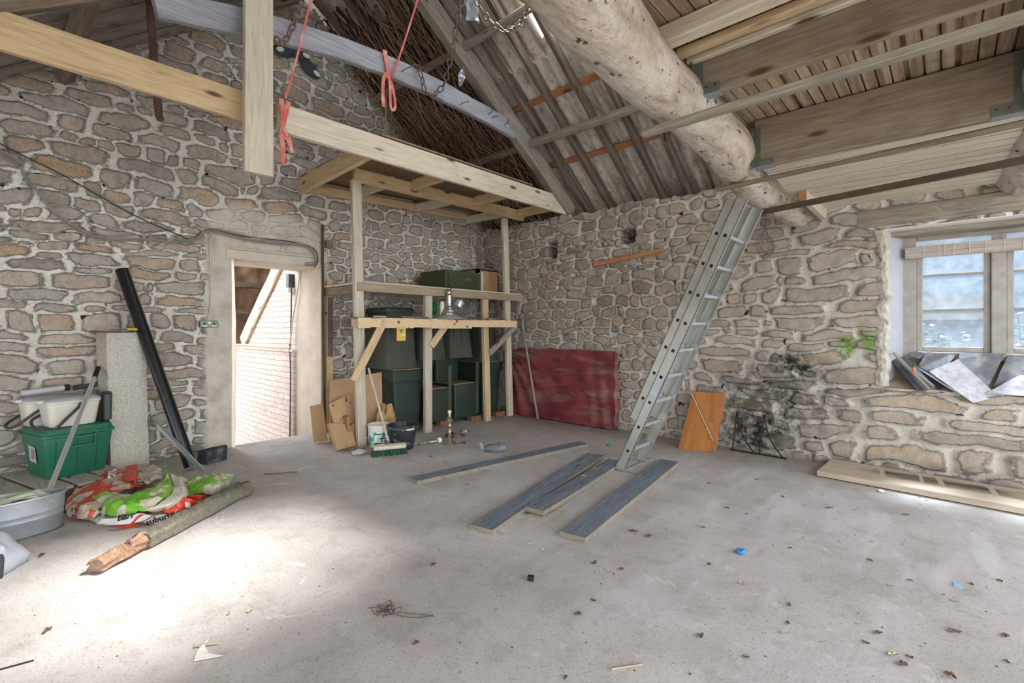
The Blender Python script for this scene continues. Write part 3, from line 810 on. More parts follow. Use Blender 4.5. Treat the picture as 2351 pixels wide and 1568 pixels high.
mbx.rings([[mi @ v for v in r] for r in rs])
o = mbx.build('collar_beam', M['whitewash'], smooth=True, m=m0)
tag(o, 'bowed whitewashed collar beam studded with bent nails, crossing the roof truss', 'beam')
nl = MB()
for (y, z, dy, dz) in ((-3.66, 3.84, .05, .05), (-2.80, 3.80, .06, .05), (-2.05, 3.74, .07, .04), (-1.62, 3.78, .02, .07), (-1.55, 3.76, .05, .02), (-1.35, 3.74, .02, .08)):
    nl.tube([(1.90, y, z), (1.96, y, z+.005), (1.965, y+dy, z+dz)], .004, 5)
nl.build('nail', M['blackiron'], o)

# purlins
for (nm, y, z, lab) in (('purlin', -.88, 3.655, 'lower grey purlin pole running across the roof behind the log'), ('purlin', -1.98, 4.425, 'upper grey purlin timber near the roof opening')):
    o = beam(nm, (-.55, y+.01, z), (4.6, y+.02, z-.01), .085, .10, M['greywood'], wob=.012, ch=.025, up=(0, .57, .82))
    tag(o, lab, 'purlin')
# common rafters
def raf(x0, x1, lab, mat='darkwood', yt=-2.9, w=.075):
    d = .04+.055
    p0 = (x0, .42, RR(.42)-d*1.0+.0); p1 = (x1, yt, RR(yt)-d)
    o = beam('rafter', p0, p1, w, .10, M[mat], wob=.010, ch=.018)
    return tag(o, lab, 'rafter', 'common rafters under the roof sheets')
for (a, b, lab) in ((.32, .28, 'brown rafter in the twig-covered roof corner, next to the gable'),
                    (.78, .72, 'brown rafter in the twig-covered roof corner, second from the gable'),
                    (1.22, 1.20, 'brown rafter in the twig-covered roof corner, third from the gable'),
                    (1.60, 1.62, 'brown rafter half hidden behind the heavy truss rafter'),
                    (2.03, 2.08, 'first thin rafter to the right of the heavy truss rafter'),
                    (2.39, 2.41, 'second thin rafter to the right of the heavy truss rafter'),
                    (2.81, 2.79, 'third thin rafter to the right of the heavy truss rafter'),
                    (3.15, 3.17, 'fourth thin rafter to the right of the heavy truss rafter'),
                    (3.47, 3.50, 'fifth thin rafter, fourth from the pale log beam where the roof meets the wall'),
                    (3.80, 3.84, 'thin rafter last seen before the round log beam')):
    raf(a, b, lab)
for (y, lab) in ((-1.09, 'upper orange roof batten crossing behind the thin rafters'), (-.36, 'lower orange roof batten crossing behind the thin rafters')):
    o = beam('roof_batten', (-.5, y, RR(y)-.02), (8.0, y, RR(y)-.02), .075, .035, M['orangewood'], up=(0, .57, .82), wob=.003)
    tag(o, lab, 'batten')
o = beam('wall_plate', (-.5, .34, RR(.34)-.16), (8.0, .36, RR(.36)-.15), .10, .07, M['darkwood'], wob=.008, ch=.012)
tag(o, 'dark timber wall plate lying along the stone wall head under the rafters', 'wall plate')
# other slope: boards and rafters running down beside the gable
for k, (x, lab) in enumerate(((.16, 'dark grey roof board lying along the gable top, lowest of the three'), (.46, 'middle dark grey roof board along the gable top'), (.82, 'dark grey roof board along the gable top, nearest the pine tie beam'))):
    p0 = (x, -7.6, RL(-7.6)-.08); p1 = (x, -3.05, RL(-3.05)-.08)
    o = beam('roof_board', p0, p1, .13, .05, M['greywood'], wob=.006, up=(0, -.6, .8))
    tag(o, lab, 'board', 'roof boards by the gable')
o = beam('purlin', (-.1, -5.05, RL(-5.05)-.20), (4.5, -5.05, RL(-5.05)-.20), .13, .12, M['oldwood'], wob=.012, ch=.03, up=(0, -.6, .8))
tag(o, 'rough brown purlin poking out between the dark truss rafter and the pine tie beam', 'purlin')
o = beam('purlin', (-.1, -3.62, RL(-3.62)-.20), (3.0, -3.62, RL(-3.62)-.20), .13, .12, M['oldwood'], wob=.012, ch=.03, up=(0, -.6, .8))
tag(o, 'rough brown purlin end above the gable, behind the hanging post', 'purlin')
mb = MB().tube([(1.12, -4.66, 4.2), (1.12, -4.61, 3.42), (1.12, -4.58, 3.02), (1.13, -4.57, 2.99)], .027, 10)
o = mb.build('iron_rod', M['rust'], smooth=True)
tag(o, 'thick rusty iron rod hanging down behind the pine tie beam', 'rod')

# creeper stems hanging under the roof in the gable corner
mb = MB(); r2 = random.Random(5)
for k in range(1150):
    front = k >= 620; mb.cur = 1 if front else 0
    x = r2.uniform(.04, 1.74); y = -r2.uniform(.15, 2.75)
    L = r2.uniform(.5, 1.5)
    dx = r2.uniform(-.25, .25); depth = (.10+abs(r2.gauss(0, .10))) if front else r2.uniform(.0, .12)
    if r2.random() < (.22 if front else .05): dx = r2.uniform(-1.1, 1.1)
    pts = []; n = 6; sx = r2.random()*40
    for i in range(n+1):
        t = i/n; yy = y+L*t*.82; xx = x+dx*t+.07*nz(sx, t*3, 1)
        if yy > .30: break
        zz = RR(yy)-.02-depth*(.6+.6*math.sin(3.1*t))-.05*abs(nz(sx, t*4, 7))
        pts.append((min(max(xx, .05), 1.74), yy, zz))
    if len(pts) > 2: mb.tube(pts, r2.choice([.003, .004, .005, .007]) if front else r2.choice([.008, .011, .014]), 3, cap=False)
o = mb.build('creeper_stems', [m_flat('dark dead stem', '3d3128', .95, var=.4, scale=12), M['twig']])
tag(o, 'mat of dead brown creeper stems hanging under the roof beside the gable', 'creeper', kind='stuff')
# one stray stem hanging straight down
o = MB().tube(smooth_path([(1.5, -2.72, 3.72), (1.5, -2.715, 3.5), (1.5, -2.70, 3.28), (1.5, -2.67, 3.2)], 4), .004, 5).build('hanging_twig', M['straw'])
tag(o, 'single pale twig hanging below the whitewashed collar beam', 'twig')

# chains
def chain(name, pts, link, wire, lab, mat='chain'):
    path = smooth_path(pts, 12); mb = MB()
    D = [0]
    for a, b in zip(path, path[1:]): D.append(D[-1]+(b-a).length)
    pitch = link*1.35; k = 0; d = 0
    while d < D[-1]-pitch:
        def at(q):
            for i in range(len(D)-1):
                if D[i+1] >= q:
                    t = (q-D[i])/max(1e-6, D[i+1]-D[i]); return path[i].lerp(path[i+1], t)
            return path[-1]
        a, b = at(d), at(d+pitch); c = (a+b)/2
        m = frame_m(c, b, (.3, .9, .2)); 
        roll = Matrix.Rotation(R(90 if k % 2 else 0)+.35, 4, 'X'); m = m @ roll
        ring = []
        for j in range(15):
            t = 2*math.pi*j/14; ex = link*.5
            x = math.cos(t)*link*.45+(ex*.42 if math.cos(t) > 0 else -ex*.42)
            ring.append(m @ Vector((x, math.sin(t)*link*.46, 0)))
        mb.tube(ring, wire, 5, cap=False)
        d += pitch; k += 1
    o = mb.build(name, M[mat], smooth='all'); return tag(o, lab, 'chain')
chain('hanging_chain', [(2.45, -2.44, 4.65), (2.40, -2.453, 4.443), (2.35, -2.48, 4.25), (2.24, -2.44, 4.05), (2.12, -2.40, 3.90), (2.03, -2.37, 3.80), (1.97, -2.399, 3.736), (1.97, -2.483, 3.66), (1.97, -2.565, 3.664), (1.97, -2.592, 3.731), (1.96, -2.619, 3.85), (1.92, -2.64, 3.925), (1.86, -2.65, 3.94)], .05, .008, 'rusty chain looped over the whitewashed collar beam', 'chain')
chain('hanging_chain', [(3.2, -3.06, 3.84), (3.2, -2.99, 3.74), (3.2, -2.90, 3.695), (3.2, -2.78, 3.68), (3.2, -2.68, 3.70), (3.2, -2.56, 3.80), (3.2, -2.45, 3.96), (3.2, -2.36, 4.15)], .042, .0065, 'dark chain hanging in a short curve by the roof opening', 'chain')
chain('hanging_chain', [(1.97, -3.78, 4.02), (1.97, -3.835, 3.816), (1.97, -3.878, 3.69), (1.97, -3.921, 3.584), (1.98, -3.963, 3.522), (2.0, -4.0, 3.53), (2.03, -4.06, 3.55)], .045, .008, 'pale rusty chain wound to the hanging post', 'chain')
# red webbing straps
def strap(pts, w, mb, face=(1, 0, 0)):
    pts = smooth_path(pts, 5); rs = []
    for i, p in enumerate(pts):
        t = (pts[min(i+1, len(pts)-1)]-pts[max(i-1, 0)]).normalized()
        s_ = t.cross(Vector(face)).normalized(); nn = s_.cross(t)
        rs.append([p+s_*w/2+nn*.001, p-s_*w/2+nn*.001, p-s_*w/2-nn*.001, p+s_*w/2-nn*.001])
    mb.rings(rs)
mb = MB()
strap([(1.95, -3.70, 4.10), (1.95, -3.79, 3.66), (1.93, -3.87, 3.30), (1.90, -3.90, 3.15)], .017, mb)
strap([(1.87, -3.92, 3.15), (1.87, -3.905, 3.02), (1.88, -3.915, 2.90), (1.87, -3.925, 2.83)], .04, mb)
strap([(1.87, -3.86, 3.15), (1.875, -3.89, 3.02), (1.88, -3.915, 2.88), (1.87, -3.905, 2.62)], .035, mb)
strap([(1.875, -3.91, 2.88), (1.88, -3.86, 2.80), (1.875, -3.835, 2.74), (1.88, -3.86, 2.86)], .025, mb)
mb.tube([(1.87, -3.92, 2.93), (1.885, -3.90, 2.885), (1.87, -3.88, 2.86)], .018, 7)
o = mb.build('lashing_strap', M['strap']); tag(o, 'faded red lashing strap knotted round the pine tie beam by the hanging post', 'strap')
mb = MB()
strap([(1.95, -2.60, 4.70), (1.94, -2.76, 4.18), (1.93, -2.90, 3.75), (1.91, -2.91, 3.69)], .018, mb)
strap([(1.92, -3.0, 3.92), (1.915, -2.975, 3.82), (1.92, -2.955, 3.70), (1.925, -2.96, 3.66)], .045, mb)
strap([(1.92, -2.96, 3.72), (1.925, -3.01, 3.66), (1.92, -3.02, 3.52), (1.92, -3.012, 3.38)], .034, mb)
strap([(1.92, -2.96, 3.70), (1.925, -2.945, 3.6), (1.92, -2.935, 3.42), (1.93, -2.915, 3.38), (1.93, -2.89, 3.43), (1.925, -2.905, 3.55), (1.92, -2.93, 3.66)], .028, mb)
o = mb.build('lashing_strap', M['strap']); tag(o, 'faded red lashing strap tied round the whitewashed collar beam, two ends dangling', 'strap')
# torn felt scraps and slates tucked by the roof
def flake(name, P, n, mat, lab, cat, wv=.02):
    c = Vector(P); u = Vector(n)
    return
mb = MB().grid(lambda u, v: (2.6+.05*u+.03*nz(u*5, v*7), -2.59+.12*u*(1-.3*v), 4.12+.30*v+.03*nz(u*3, v*4)-.05*abs(u-.5)), 3, 8)
o = mb.build('felt_scrap', M['slate']); tag(o, 'torn grey felt scrap dangling high between two chains, near the roof opening', 'felt scrap')
mb = MB().grid(lambda u, v: (2.5+.03*nz(u*2, v*5), -2.58+.08*(u-.5)*(1-abs(2*v-1)**2)+.05*v, 3.53+.20*v), 4, 8)
o = mb.build('felt_scrap', M['slate']); tag(o, 'small grey pointed felt scrap dangling left of the heavy truss rafter', 'felt scrap')
# dark pot lids wedged in the gable
for (y, z, a, lab) in ((-3.17, 4.57, .35, 'dark oval plate with pale rim stuck on the gable, left one under the collar beam'), (-3.00, 4.62, -.2, 'dark oval plate with pale rim stuck on the gable, upper middle one'), (-2.86, 4.48, -.55, 'dark oval plate with pale rim stuck on the gable, lower right one')):
    m = Matrix.Translation((.07, y, z)) @ Matrix.Rotation(a, 4, 'X') @ Matrix.Rotation(R(90), 4, 'Y')
    o = MB().lathe([(.01, .03), (.08, .028), (.10, .012), (.105, 0)], n=20, m=Matrix.Identity(4), sx=.75, sy=1.3).build('oval_plate', M['slate_dark'], m=m, smooth=True)
    tag(o, lab, 'plate', 'dark plates on the gable')
    q = MB().lathe([(.02, .0), (.045, .006), (.045, .012)], (0, -.06 if a > 0 else .08, .022), n=14, sx=.6).build('pale_rim', M['whitepaint'], o, m=m)
# smear of blue grey paint on the gable
# ------------------------------------------------------------------ attic floor over the right-hand side
def log(name, path, sd, lab):
    rads = [p[3] for p in path]; P = smooth_path([p[:3] for p in path], 10); mb = MB(); rs = []; n = 28
    for i, p in enumerate(P):
        t = i/10; k = min(int(t), len(rads)-2); rad = rads[k]+(rads[k+1]-rads[k])*(t-k)
        r = rad*(1+.05*nz(p.y*1.2, sd, 2)+.03*nz(p.y*4, sd, 5)); ring = []
        for j in range(n):
            a = 2*math.pi*j/n; c, s_ = math.cos(a), math.sin(a)
            q = r*(1+.06*nz(c*1.5, s_*1.5, p.y*1.1+sd)+.025*nz(c*4, s_*4, p.y*4+sd))
            ring.append(Vector((p.x+q*c, p.y, p.z+q*s_)))
        rs.append(ring)
    mb.rings(rs)
    o = mb.build(name, M['log'], smooth='all'); return tag(o, lab, 'beam')
lg = log('log_beam', [(5.0, -7.2, 2.6, .18), (4.90, -4.6, 2.56, .175), (4.81, -4.0, 2.555, .166), (4.765, -3.65, 2.555, .156), (4.735, -3.3, 2.55, .147), (4.73, -2.7, 2.55, .143), (4.735, -2.2, 2.52, .147), (4.67, -1.8, 2.535, .15), (4.62, -1.4, 2.515, .143), (4.63, -1.0, 2.505, .15), (4.68, -.5, 2.495, .16), (4.72, .2, 2.49, .165)], 3, 'round pale debarked log beam with insect holes, bearing on the long wall')
kn = MB().tube([(4.60, -2.82, 2.50), (4.585, -2.81, 2.44), (4.59, -2.80, 2.41)], .006, 5); kn.build('nail', M['blackiron'], lg)
log('log_beam', [(6.30, -7.2, 2.62, .178), (6.29, -4, 2.58, .178), (6.28, -2, 2.56, .178), (6.275, -1.0, 2.54, .178), (6.27, .2, 2.52, .178)], 13, 'round pale log beam at the upper right edge above the window')
def m_lath():
    t = NT('brown attic boards'); v = t.coord('Object', (14, .8, 14))
    c = t.ramp(t.noise(v, 2.2, 6, .6, .6), [(.3, sr('6f5d4c')), (.5, sr('9a836c')), (.7, sr('b9a68f'))])
    c = t.mix(t.math('MULTIPLY', t.step(t.noise(t.coord('Object', (17, .3, 1)), 1.0, 1, .3), .5, .6), .45), c, sr('c2b29c'))
    c = t.mix(t.math('MULTIPLY', t.step(t.noise(t.coord('Object'), 4, 5, .65), .52, .7), .4), c, sr('4c3f34'))
    t.bump(t.noise(v, 4, 5, .6), .2, .005)
    return t.fin(c, .85)
M['lath_y'] = m_lath()
# attic boards run front to back over the joists
LATH_Z = 2.745
mb = MB(); r3 = random.Random(4); x = 4.45; gapc = 0
while x < 8.6:
    w = r3.choice([.052, .056, .06]); g = .009
    if r3.random() < .16: g = .024
    mb.bx(x, x+w, -6.5, -1.60, LATH_Z+r3.uniform(0, .005), LATH_Z+.02); x += w+g
mb.bx(4.4, 8.7, -6.6, -1.2, LATH_Z+.03, LATH_Z+.04)
o = mb.build('ceiling', M['lath_y']); o['kind'] = 'structure'
# the object space grain of these boards lies along y
for (y, z0, z1, lab) in ((-2.93, 2.535, 2.742, 'deep brown stained ceiling joist with a big dark knot, nearest the camera'), (-1.90, 2.415, 2.742, 'deep brown stained ceiling joist nearer the window wall')):
    o = beam('ceiling_joist', (4.835, y, (z0+z1)/2), (6.12, y, (z0+z1)/2-.005), .048, z1-z0, M['joist'], wob=.002)
    tag(o, lab, 'joist')
for (y, z, w, h, mt, lab) in ((-3.30, 2.70, .085, .085, 'pine_pale', 'square pale bearer resting on the log, in front of the knotty joist'), (-3.10, 2.715, .06, .04, 'pine', 'orange pine strip between the square bearer and the knotty joist'), (-2.985, 2.722, .04, .036, 'pine_pale', 'thin pale strip along the top of the knotty joist')):
    o = beam('ceiling_strip', (4.80, y, z), (6.6, y, z), w, h, M[mt], wob=.002); tag(o, lab, 'strip')
# joist hangers: back plate, seat and side wing
def hanger(x, y, z, side, zt, lab):
    e = empty('joist_hanger', (x, y, z), lab, 'joist hanger', 'steel joist hangers')
    mb = MB().bx(min(x, x+side*.042), max(x, x+side*.042), y-.031, y-.028, z, zt).bx(min(x, x+side*.042), max(x, x+side*.042), y+.026, y+.029, z, zt).bx(x-side*.001-.0015, x-side*.001+.0015, y-.075, y+.075, z, zt)
    mb.build('strap_leg', M['galv_dark'], e)
    x1 = x+side*.125
    mb = MB().bx(min(x, x1), max(x, x1), y-.030, y-.027, z-.002, z+.05).bx(min(x, x1), max(x, x1), y+.027, y+.03, z-.002, z+.055)
    mb.build('side_wing', M['galv_dark'], e)
    MB().bx(min(x, x1), max(x, x1), y-.030, y+.035, z-.006, z-.002).build('seat', M['galv'], e)
    for k in range(2): MB().lathe([(.004, 0), (.004, .004)], m=Matrix.Translation((x+side*(.06+.045*k), y-.03, z+.033)) @ Matrix.Rotation(R(90), 4, 'X'), n=8).build('nail_head', M['black'], e)
hanger(4.825, -2.93, 2.535, 1, 2.80, 'grey steel joist hanger on the log, holding the knotty joist')
hanger(4.83, -1.90, 2.415, 1, 2.68, 'grey steel joist hanger on the log, holding the joist nearer the window wall')
hanger(6.115, -1.90, 2.415, -1, 2.72, 'grey steel joist hanger at the upper right, on the second log')
# board ceiling along the long wall
r4 = random.Random(9); y = -1.87; k = 0
names = ['first', 'second', 'third', 'fourth', 'fifth', 'sixth', 'seventh', 'eighth', 'ninth', 'tenth', 'eleventh', 'twelfth', 'thirteenth']
while y < -.12 and k < 13:
    w = .128
    o = beam('ceiling_board', (4.83+.02*r4.random(), y+w/2, 2.462+r4.uniform(-.004, .004)), (6.19, y+w/2, 2.462), w-.012, .022, M['grooved'], ch=.004)
    tag(o, names[k]+' pale grooved ceiling board counted from the joist towards the window wall', 'board', 'pale boards nailed between the two logs')
    y += w+.008; k += 1
o = beam('ceiling_strip', (4.60, -3.10, 2.36), (6.9, -3.14, 2.36), .058, .036, M['greywood'], wob=.003); tag(o, 'long grey batten nailed under both logs, in front of the knotty joist', 'strip')
o = beam('ceiling_strip', (4.52, -1.76, 2.362), (6.9, -1.96, 2.362), .055, .026, M['oldwood'], wob=.006, ch=.008); tag(o, 'split brown batten with a waney edge nailed under the logs', 'strip')
mb = MB().bx(0, 2.4, -.022, .022, -.002, .002).bx(0, 2.4, -.022, -.018, 0, .04)
o = mb.build('angle_iron', M['iron'], m=frame_m((4.55, -.88, 2.315), (6.5, -1.21, 2.335))); tag(o, 'long brown angle iron hung under the logs above the ladder top', 'angle iron')
o = beam('timber_block', (4.93, -.93, 2.435), (4.93, -.04, 2.425), .055, .125, M['pine_pale']); tag(o, 'short new pine block wedged beside the log at the window wall', 'block')
MB().bx(4.903, 4.957, -.934, -.929, 2.375, 2.497).build('end_grain', M['orangewood'], o)
# ------------------------------------------------------------------ loft platform in the gable corner
lf = empty('loft_platform', (.9, -1.4, 2.92), 'pine loft platform with a chipboard deck, above the workbench in the corner', 'loft platform')
beam('bearer', (1.03, -2.82, 2.985), (1.03, .0, 3.02), .047, .15, M['pine'], lf, wob=.002)
beam('ledger', (.06, -2.95, 3.02), (.06, .02, 3.12), .05, .11, M['pine'], lf, wob=.002)
beam('ledger_strip', (.10, -2.85, 3.09), (.10, .0, 3.19), .045, .03, M['greywood'], lf)
beam('edge_joist', (1.77, -3.09, 2.985), (.33, -3.09, 2.935), .047, .185, M['pine'], lf, wob=.002)
for y in (-2.05, -1.05, -.15):
    beam('joist', (1.77, y, 3.03), (1.06, y, 3.03), .047, .13, M['pine'], lf)
for y in (-2.30, -1.30, -.30):
    beam('joist', (1.0, y, 3.035), (.09, y, 3.06), .047, .12, M['pine_pale'], lf)
mb = MB()
mb.hexa([(.05, -2.98, 3.13), (1.845, -2.98, 3.145), (1.845, -1.32, 3.155), (.05, -1.32, 3.17), (.05, -2.98, 3.148), (1.845, -2.98, 3.163), (1.845, -1.32, 3.173), (.05, -1.32, 3.188)])
mb.build('deck_panel', M['osb'], lf)
mb = MB(); mb.hexa([(.05, -1.31, 3.17), (1.845, -1.31, 3.155), (1.845, -.75, 3.16), (.05, -.05, 3.2), (.05, -1.31, 3.188), (1.845, -1.31, 3.173), (1.845, -.75, 3.178), (.05, -.05, 3.218)])
mb.build('deck_panel', M['osb'], lf)
o = MB().rbox([(.10, .05, 0), (.10, .05, .05)], (.55, -3.03, 3.03), .02).build('foam_offcut', M['yellow'], bevel=.004); tag(o, 'pale yellow foam offcut on the corner of the loft platform', 'foam offcut')

# ------------------------------------------------------------------ workbench with shelf and posts
wb_ = empty('workbench', (1.0, -1.5, 0), 'tall rough timber workbench with posts up to the loft and a shelf above its top', 'workbench')
def post(p0, p1, w, d, mat, name='post'):
    return beam(name, p0, p1, d, w, M[mat], wb_, up=(0, 1, 0), wob=.003)
post((1.01, -2.712, 0), (1.02, -2.79, 2.93), .108, .06, 'pine_post')
post((.985, -1.78, 0), (.985, -1.78, 1.74), .108, .06, 'pine_post')
post((1.015, -.755, 0), (.99, -.79, 1.74), .10, .06, 'oldwood' if False else 'pine')
post((.975, -.242, 0), (.985, -.372, 2.93), .105, .055, 'pine_post')
beam('shelf_rail', (1.04, -2.79, 1.765), (1.04, -.02, 1.765), .035, .098, M['brownpine'], wb_, wob=.004)
beam('side_rail', (.98, -2.655, 1.76), (.04, -2.655, 1.76), .035, .095, M['oldwood'], wb_, wob=.003)
mb = MB().bx(.04, 1.02, -2.68, -1.42, 1.815, 1.833).bx(.04, 1.02, -1.41, -.03, 1.815, 1.833)
mb.build('shelf_board', M['pine_pale'], wb_)
beam('back_rail', (1.0, -2.72, 1.375), (1.0, -.13, 1.375), .04, .10, M['pine'], wb_, wob=.003)
mb = MB().bx(.25, 1.0, -2.67, -.38, 1.413, 1.425).bx(1.0, 1.22, -2.86, -.38, 1.413, 1.425)
mb.build('worktop', M['oldwood'], wb_)
r5 = random.Random(3); mb = MB(); y = -2.88
while y < -.385:
    w = r5.uniform(.10, .32); y1 = min(y+w, -.375)
    lo = 1.322 if y > -1.5 else 1.318-r5.random()*.016
    mb.bx(1.22+r5.uniform(0, .004), 1.227+r5.uniform(0, .004), y, y1-.002, lo, 1.421+r5.uniform(-.012, .004)); y = y1
o = mb.build('front_edging', M['ply'], wb_)
def brace(p0, p1, mat): return beam('brace', p0, p1, .03, .085, M[mat], wb_, up=(1, 0, 0) if False else (0, 0, 1), wob=.002)
brace((1.235, -2.56, 1.40), (1.075, -2.84, .74), 'pine')
beam('support_arm', (1.21, -2.80, 1.37), (.98, -2.80, 1.37), .04, .09, M['pine'], wb_)
beam('support_arm', (1.21, -.45, 1.37), (.98, -.45, 1.37), .04, .09, M['pine'], wb_)
brace((1.10, -1.55, 1.38), (1.03, -1.76, 1.08), 'pine')
brace((1.10, -.24, 1.35), (1.03, -.73, .95), 'greywood')
o = MB().bx(1.232, 1.236, -2.405, -2.285, 1.165, 1.325).build('warning_card', M['yellow']); tag(o, 'yellow card with a blue triangle hanging from the workbench front edge', 'card')
MB().prism([(-.03, .02), (.03, .02), (0, -.03)], Matrix(((0, 0, 1, 1.2362), (1, 0, 0, -2.345), (0, 1, 0, 1.275), (0, 0, 0, 1))), .0008).build('blue_triangle', m_flat('card blue', '4b6f86'), o)
MB().bx(1.2362, 1.237, -2.335, -2.30, 1.222, 1.235).build('pale_label', M['whitepaint'], o)

# things on the shelf
ch = empty('drawer_chest', (.5, -.7, 1.833), 'dark green painted wooden chest with a bare end panel, on the workbench shelf', 'chest')
MB().bx(.22, .78, -1.33, -.66, 1.834, 2.11).build('body', m_flat('dark green paint', '414c33', .6, var=.2, dirt=.3), ch, bevel=.004)
MB().bx(.782, .795, -1.28, -.70, 1.88, 2.06).build('front_panel', m_flat('green panel', '39442c', .55, var=.2), ch, bevel=.003)
MB().bx(.795, .80, -.98, -.86, 1.98, 2.02).build('red_mark', m_flat('faded red mark', '7a4a34'), ch)
MB().bx(.20, .80, -.66, -.625, 1.834, 2.125).build('end_panel', M['pine_pale'], ch, bevel=.003)
o = MB().bx(.10, .62, -.60, -.52, 1.834, 2.2).bx(.10, .12, -.60, -.12, 1.834, 2.2).bx(.60, .62, -.60, -.12, 1.834, 2.2).bx(.10, .62, -.14, -.12, 1.834, 2.2).bx(.10, .62, -.6, -.12, 2.185, 2.20).build('wooden_box', M['laminate'] if False else m_wood('tan plywood', '8f6a48', 'a9825c', 'bb9670', knots=False, rough=.65))
tag(o, 'tan plywood box standing behind the green chest, by the right-hand bench post', 'box')
# lamp and clutter on the worktop
lp = empty('pendant_lamp', (1.11, -1.54, 1.425), 'steel factory pendant lamp standing on its shade on the workbench', 'lamp')
c = (1.11, -1.54, 1.426)
MB().lathe([(.205, 0), (.20, .010), (.15, .034), (.10, .054), (.098, .058)], c, 36).build('shade', M['shade_grey'], lp, smooth=True)
MB().lathe([(.10, .056), (.105, .08), (.092, .092), (.09, .11), (.075, .125), (.07, .15), (.05, .165), (.047, .20)], c, 30).build('gallery', M['steel_lamp'], lp, smooth=True)
MB().lathe([(.045, .19), (.045, .30), (.032, .315), (.04, .335), (.035, .36), (.02, .375)], c, 24).build('neck', M['steel_lamp'], lp, smooth=True)
ring = [(c[0], c[1]+.03*math.cos(t), c[2]+.40+.03*math.sin(t)) for t in [2*math.pi*j/16 for j in range(17)]]
MB().tube(ring, .003, 6).build('hanging_ring', M['blackiron'], lp)
m = Matrix.Translation((1.20, -1.47, 1.585)) @ Matrix.Rotation(R(-28), 4, 'X') @ Matrix.Rotation(R(12), 4, 'Y')
MB().lathe([(.012, .09), (.05, .085), (.056, .07), (.056, 0), (.05, 0), (.05, .06), (.01, .066)], n=24, m=m, cap=False).build('side_lamp_head', M['alu_bright'], lp, smooth=True)
MB().lathe([(.03, 0), (.03, .15), (.02, .17)], (1.06, -1.61, 1.48), 16).build('handle_grip', M['caddy'], lp, smooth=True)
o = MB().rbox([(.03, .055, 0), (.045, .065, .03), (.045, .062, .13), (.03, .05, .17)], (.72, -1.5, 1.50), .03).build('plastic_jug', M['green_bright'], smooth=True); tag(o, 'bright green plastic jug behind the bench post, beside the pendant lamp', 'jug')
for (y, x, w, l, mt, nm, lab) in ((-2.55, 1.12, .05, .14, 'galv', 'hand_tool', 'small grey tool lying on the left end of the worktop'), (-2.1, 1.15, .05, .38, 'oldwood', 'wood_offcut', 'brown wood offcut lying along the worktop edge'), (-.8, 1.17, .06, .22, 'soapstone', 'metal_offcut', 'grey metal offcut lying near the right end of the worktop')):
    o = MB().bx(x-w/2, x+w/2, y-l/2, y+l/2, 1.4255, 1.448).build(nm, M[mt], bevel=.006); tag(o, lab, 'tool' if 'tool' in nm else 'offcut')

# ------------------------------------------------------------------ plastic bins under the bench
def bin_up(x0, x1, yc, w, z0, z1, lab, mat='binn'):
    e = empty('storage_bin', ((x0+x1)/2, yc, z0), lab, 'bin', 'green plastic bins under the bench')
    cx, hx = (x0+x1)/2, (x1-x0)/2
    MB().rbox([(hx*.82, w*.42, z0), (hx*.9, w*.47, z1-.13)], (cx, yc, 0), .03).build('body', M[mat], e, smooth=True)
    MB().rbox([(hx*.98, w*.52, z1-.14), (hx, w*.54, z1-.135), (hx, w*.55, z1-.012), (hx*.97, w*.53, z1)], (cx, yc, 0), .03).build('rim', M[mat], e, smooth=True)
    MB().rbox([(hx*.9, w*.48, z1), (hx*.88, w*.46, z1+.012)], (cx, yc, 0), .03).build('dust_layer', M['dust'], e)
def bin_inv(x0, x1, yc, w, z0, z1, lab, mat='binw', lid=True):
    e = empty('storage_bin', ((x0+x1)/2, yc, z0), lab, 'bin', 'green plastic bins under the bench')
    cx, hx = (x0+x1)/2, (x1-x0)/2
    MB().rbox([(hx, w*.5, z0), (hx*.97, w*.485, z0+.05), (hx*.85, w*.42, z1-.05), (hx*.8, w*.40, z1)], (cx, yc, 0), .04).build('body', M[mat], e, smooth=True)
    for s in (-.25, .1): MB().rbox([(.008, .05, z0+.06), (.006, .04, z1-.06)], (cx+hx*.93, yc+w*s, 0), .006).build('stiffening_rib', M[mat], e)
    if lid: MB().rbox([(hx*.86, w*.45, z1), (hx*.86, w*.45, z1+.05), (hx*.8, w*.42, z1+.065)], (cx, yc, 0), .03).build('lid', M['binn'], e, smooth=True)
bin_up(.25, .90, -1.985, .45, .05, .79, 'dark green lidded bin at the left end under the bench, behind the black bucket')
bin_inv(.22, .80, -2.02, .47, .805, 1.50, 'dusty grey green bin standing upside down on the left lidded bin')
def filler_bin(yc, lab):  # filler added so the gap between the bins reads dark
    e = empty('storage_bin', (.2, yc, .55), lab, 'bin', 'green plastic bins under the bench')
    MB().rbox([(.17, .21, .548), (.18, .22, .872)], (.26, yc, 0), .03).build('body', M['binn'], e, smooth=True)
    MB().rbox([(.188, .228, .80), (.188, .228, .872)], (.26, yc, 0), .03).build('rim', M['binn'], e, smooth=True)
def low(x0, x1, yc, w, z0, z1, lab):
    e = empty('storage_bin', ((x0+x1)/2, yc, z0), lab, 'bin', 'green plastic bins under the bench')
    cx, hx = (x0+x1)/2, (x1-x0)/2
    MB().rbox([(hx, w*.48, z0), (hx, w*.5, z1)], (cx, yc, 0), .025).build('body', M['binn'], e, smooth=True)
    MB().rbox([(hx*.95, w*.46, z1), (hx*.92, w*.44, z1+.012)], (cx, yc, 0), .03).build('dust_layer', M['dust'], e)
    MB().rbox([(.012, .03, z0+.02), (.012, .03, z1+.3)], (x1, yc+w*.47, 0), .01).build('corner_rib', M['binw'], e)
low(.15, .82, -1.47, .40, .07, .50, 'low dusty-topped green bin on bricks, left of the brass candlestick as seen under the bench')
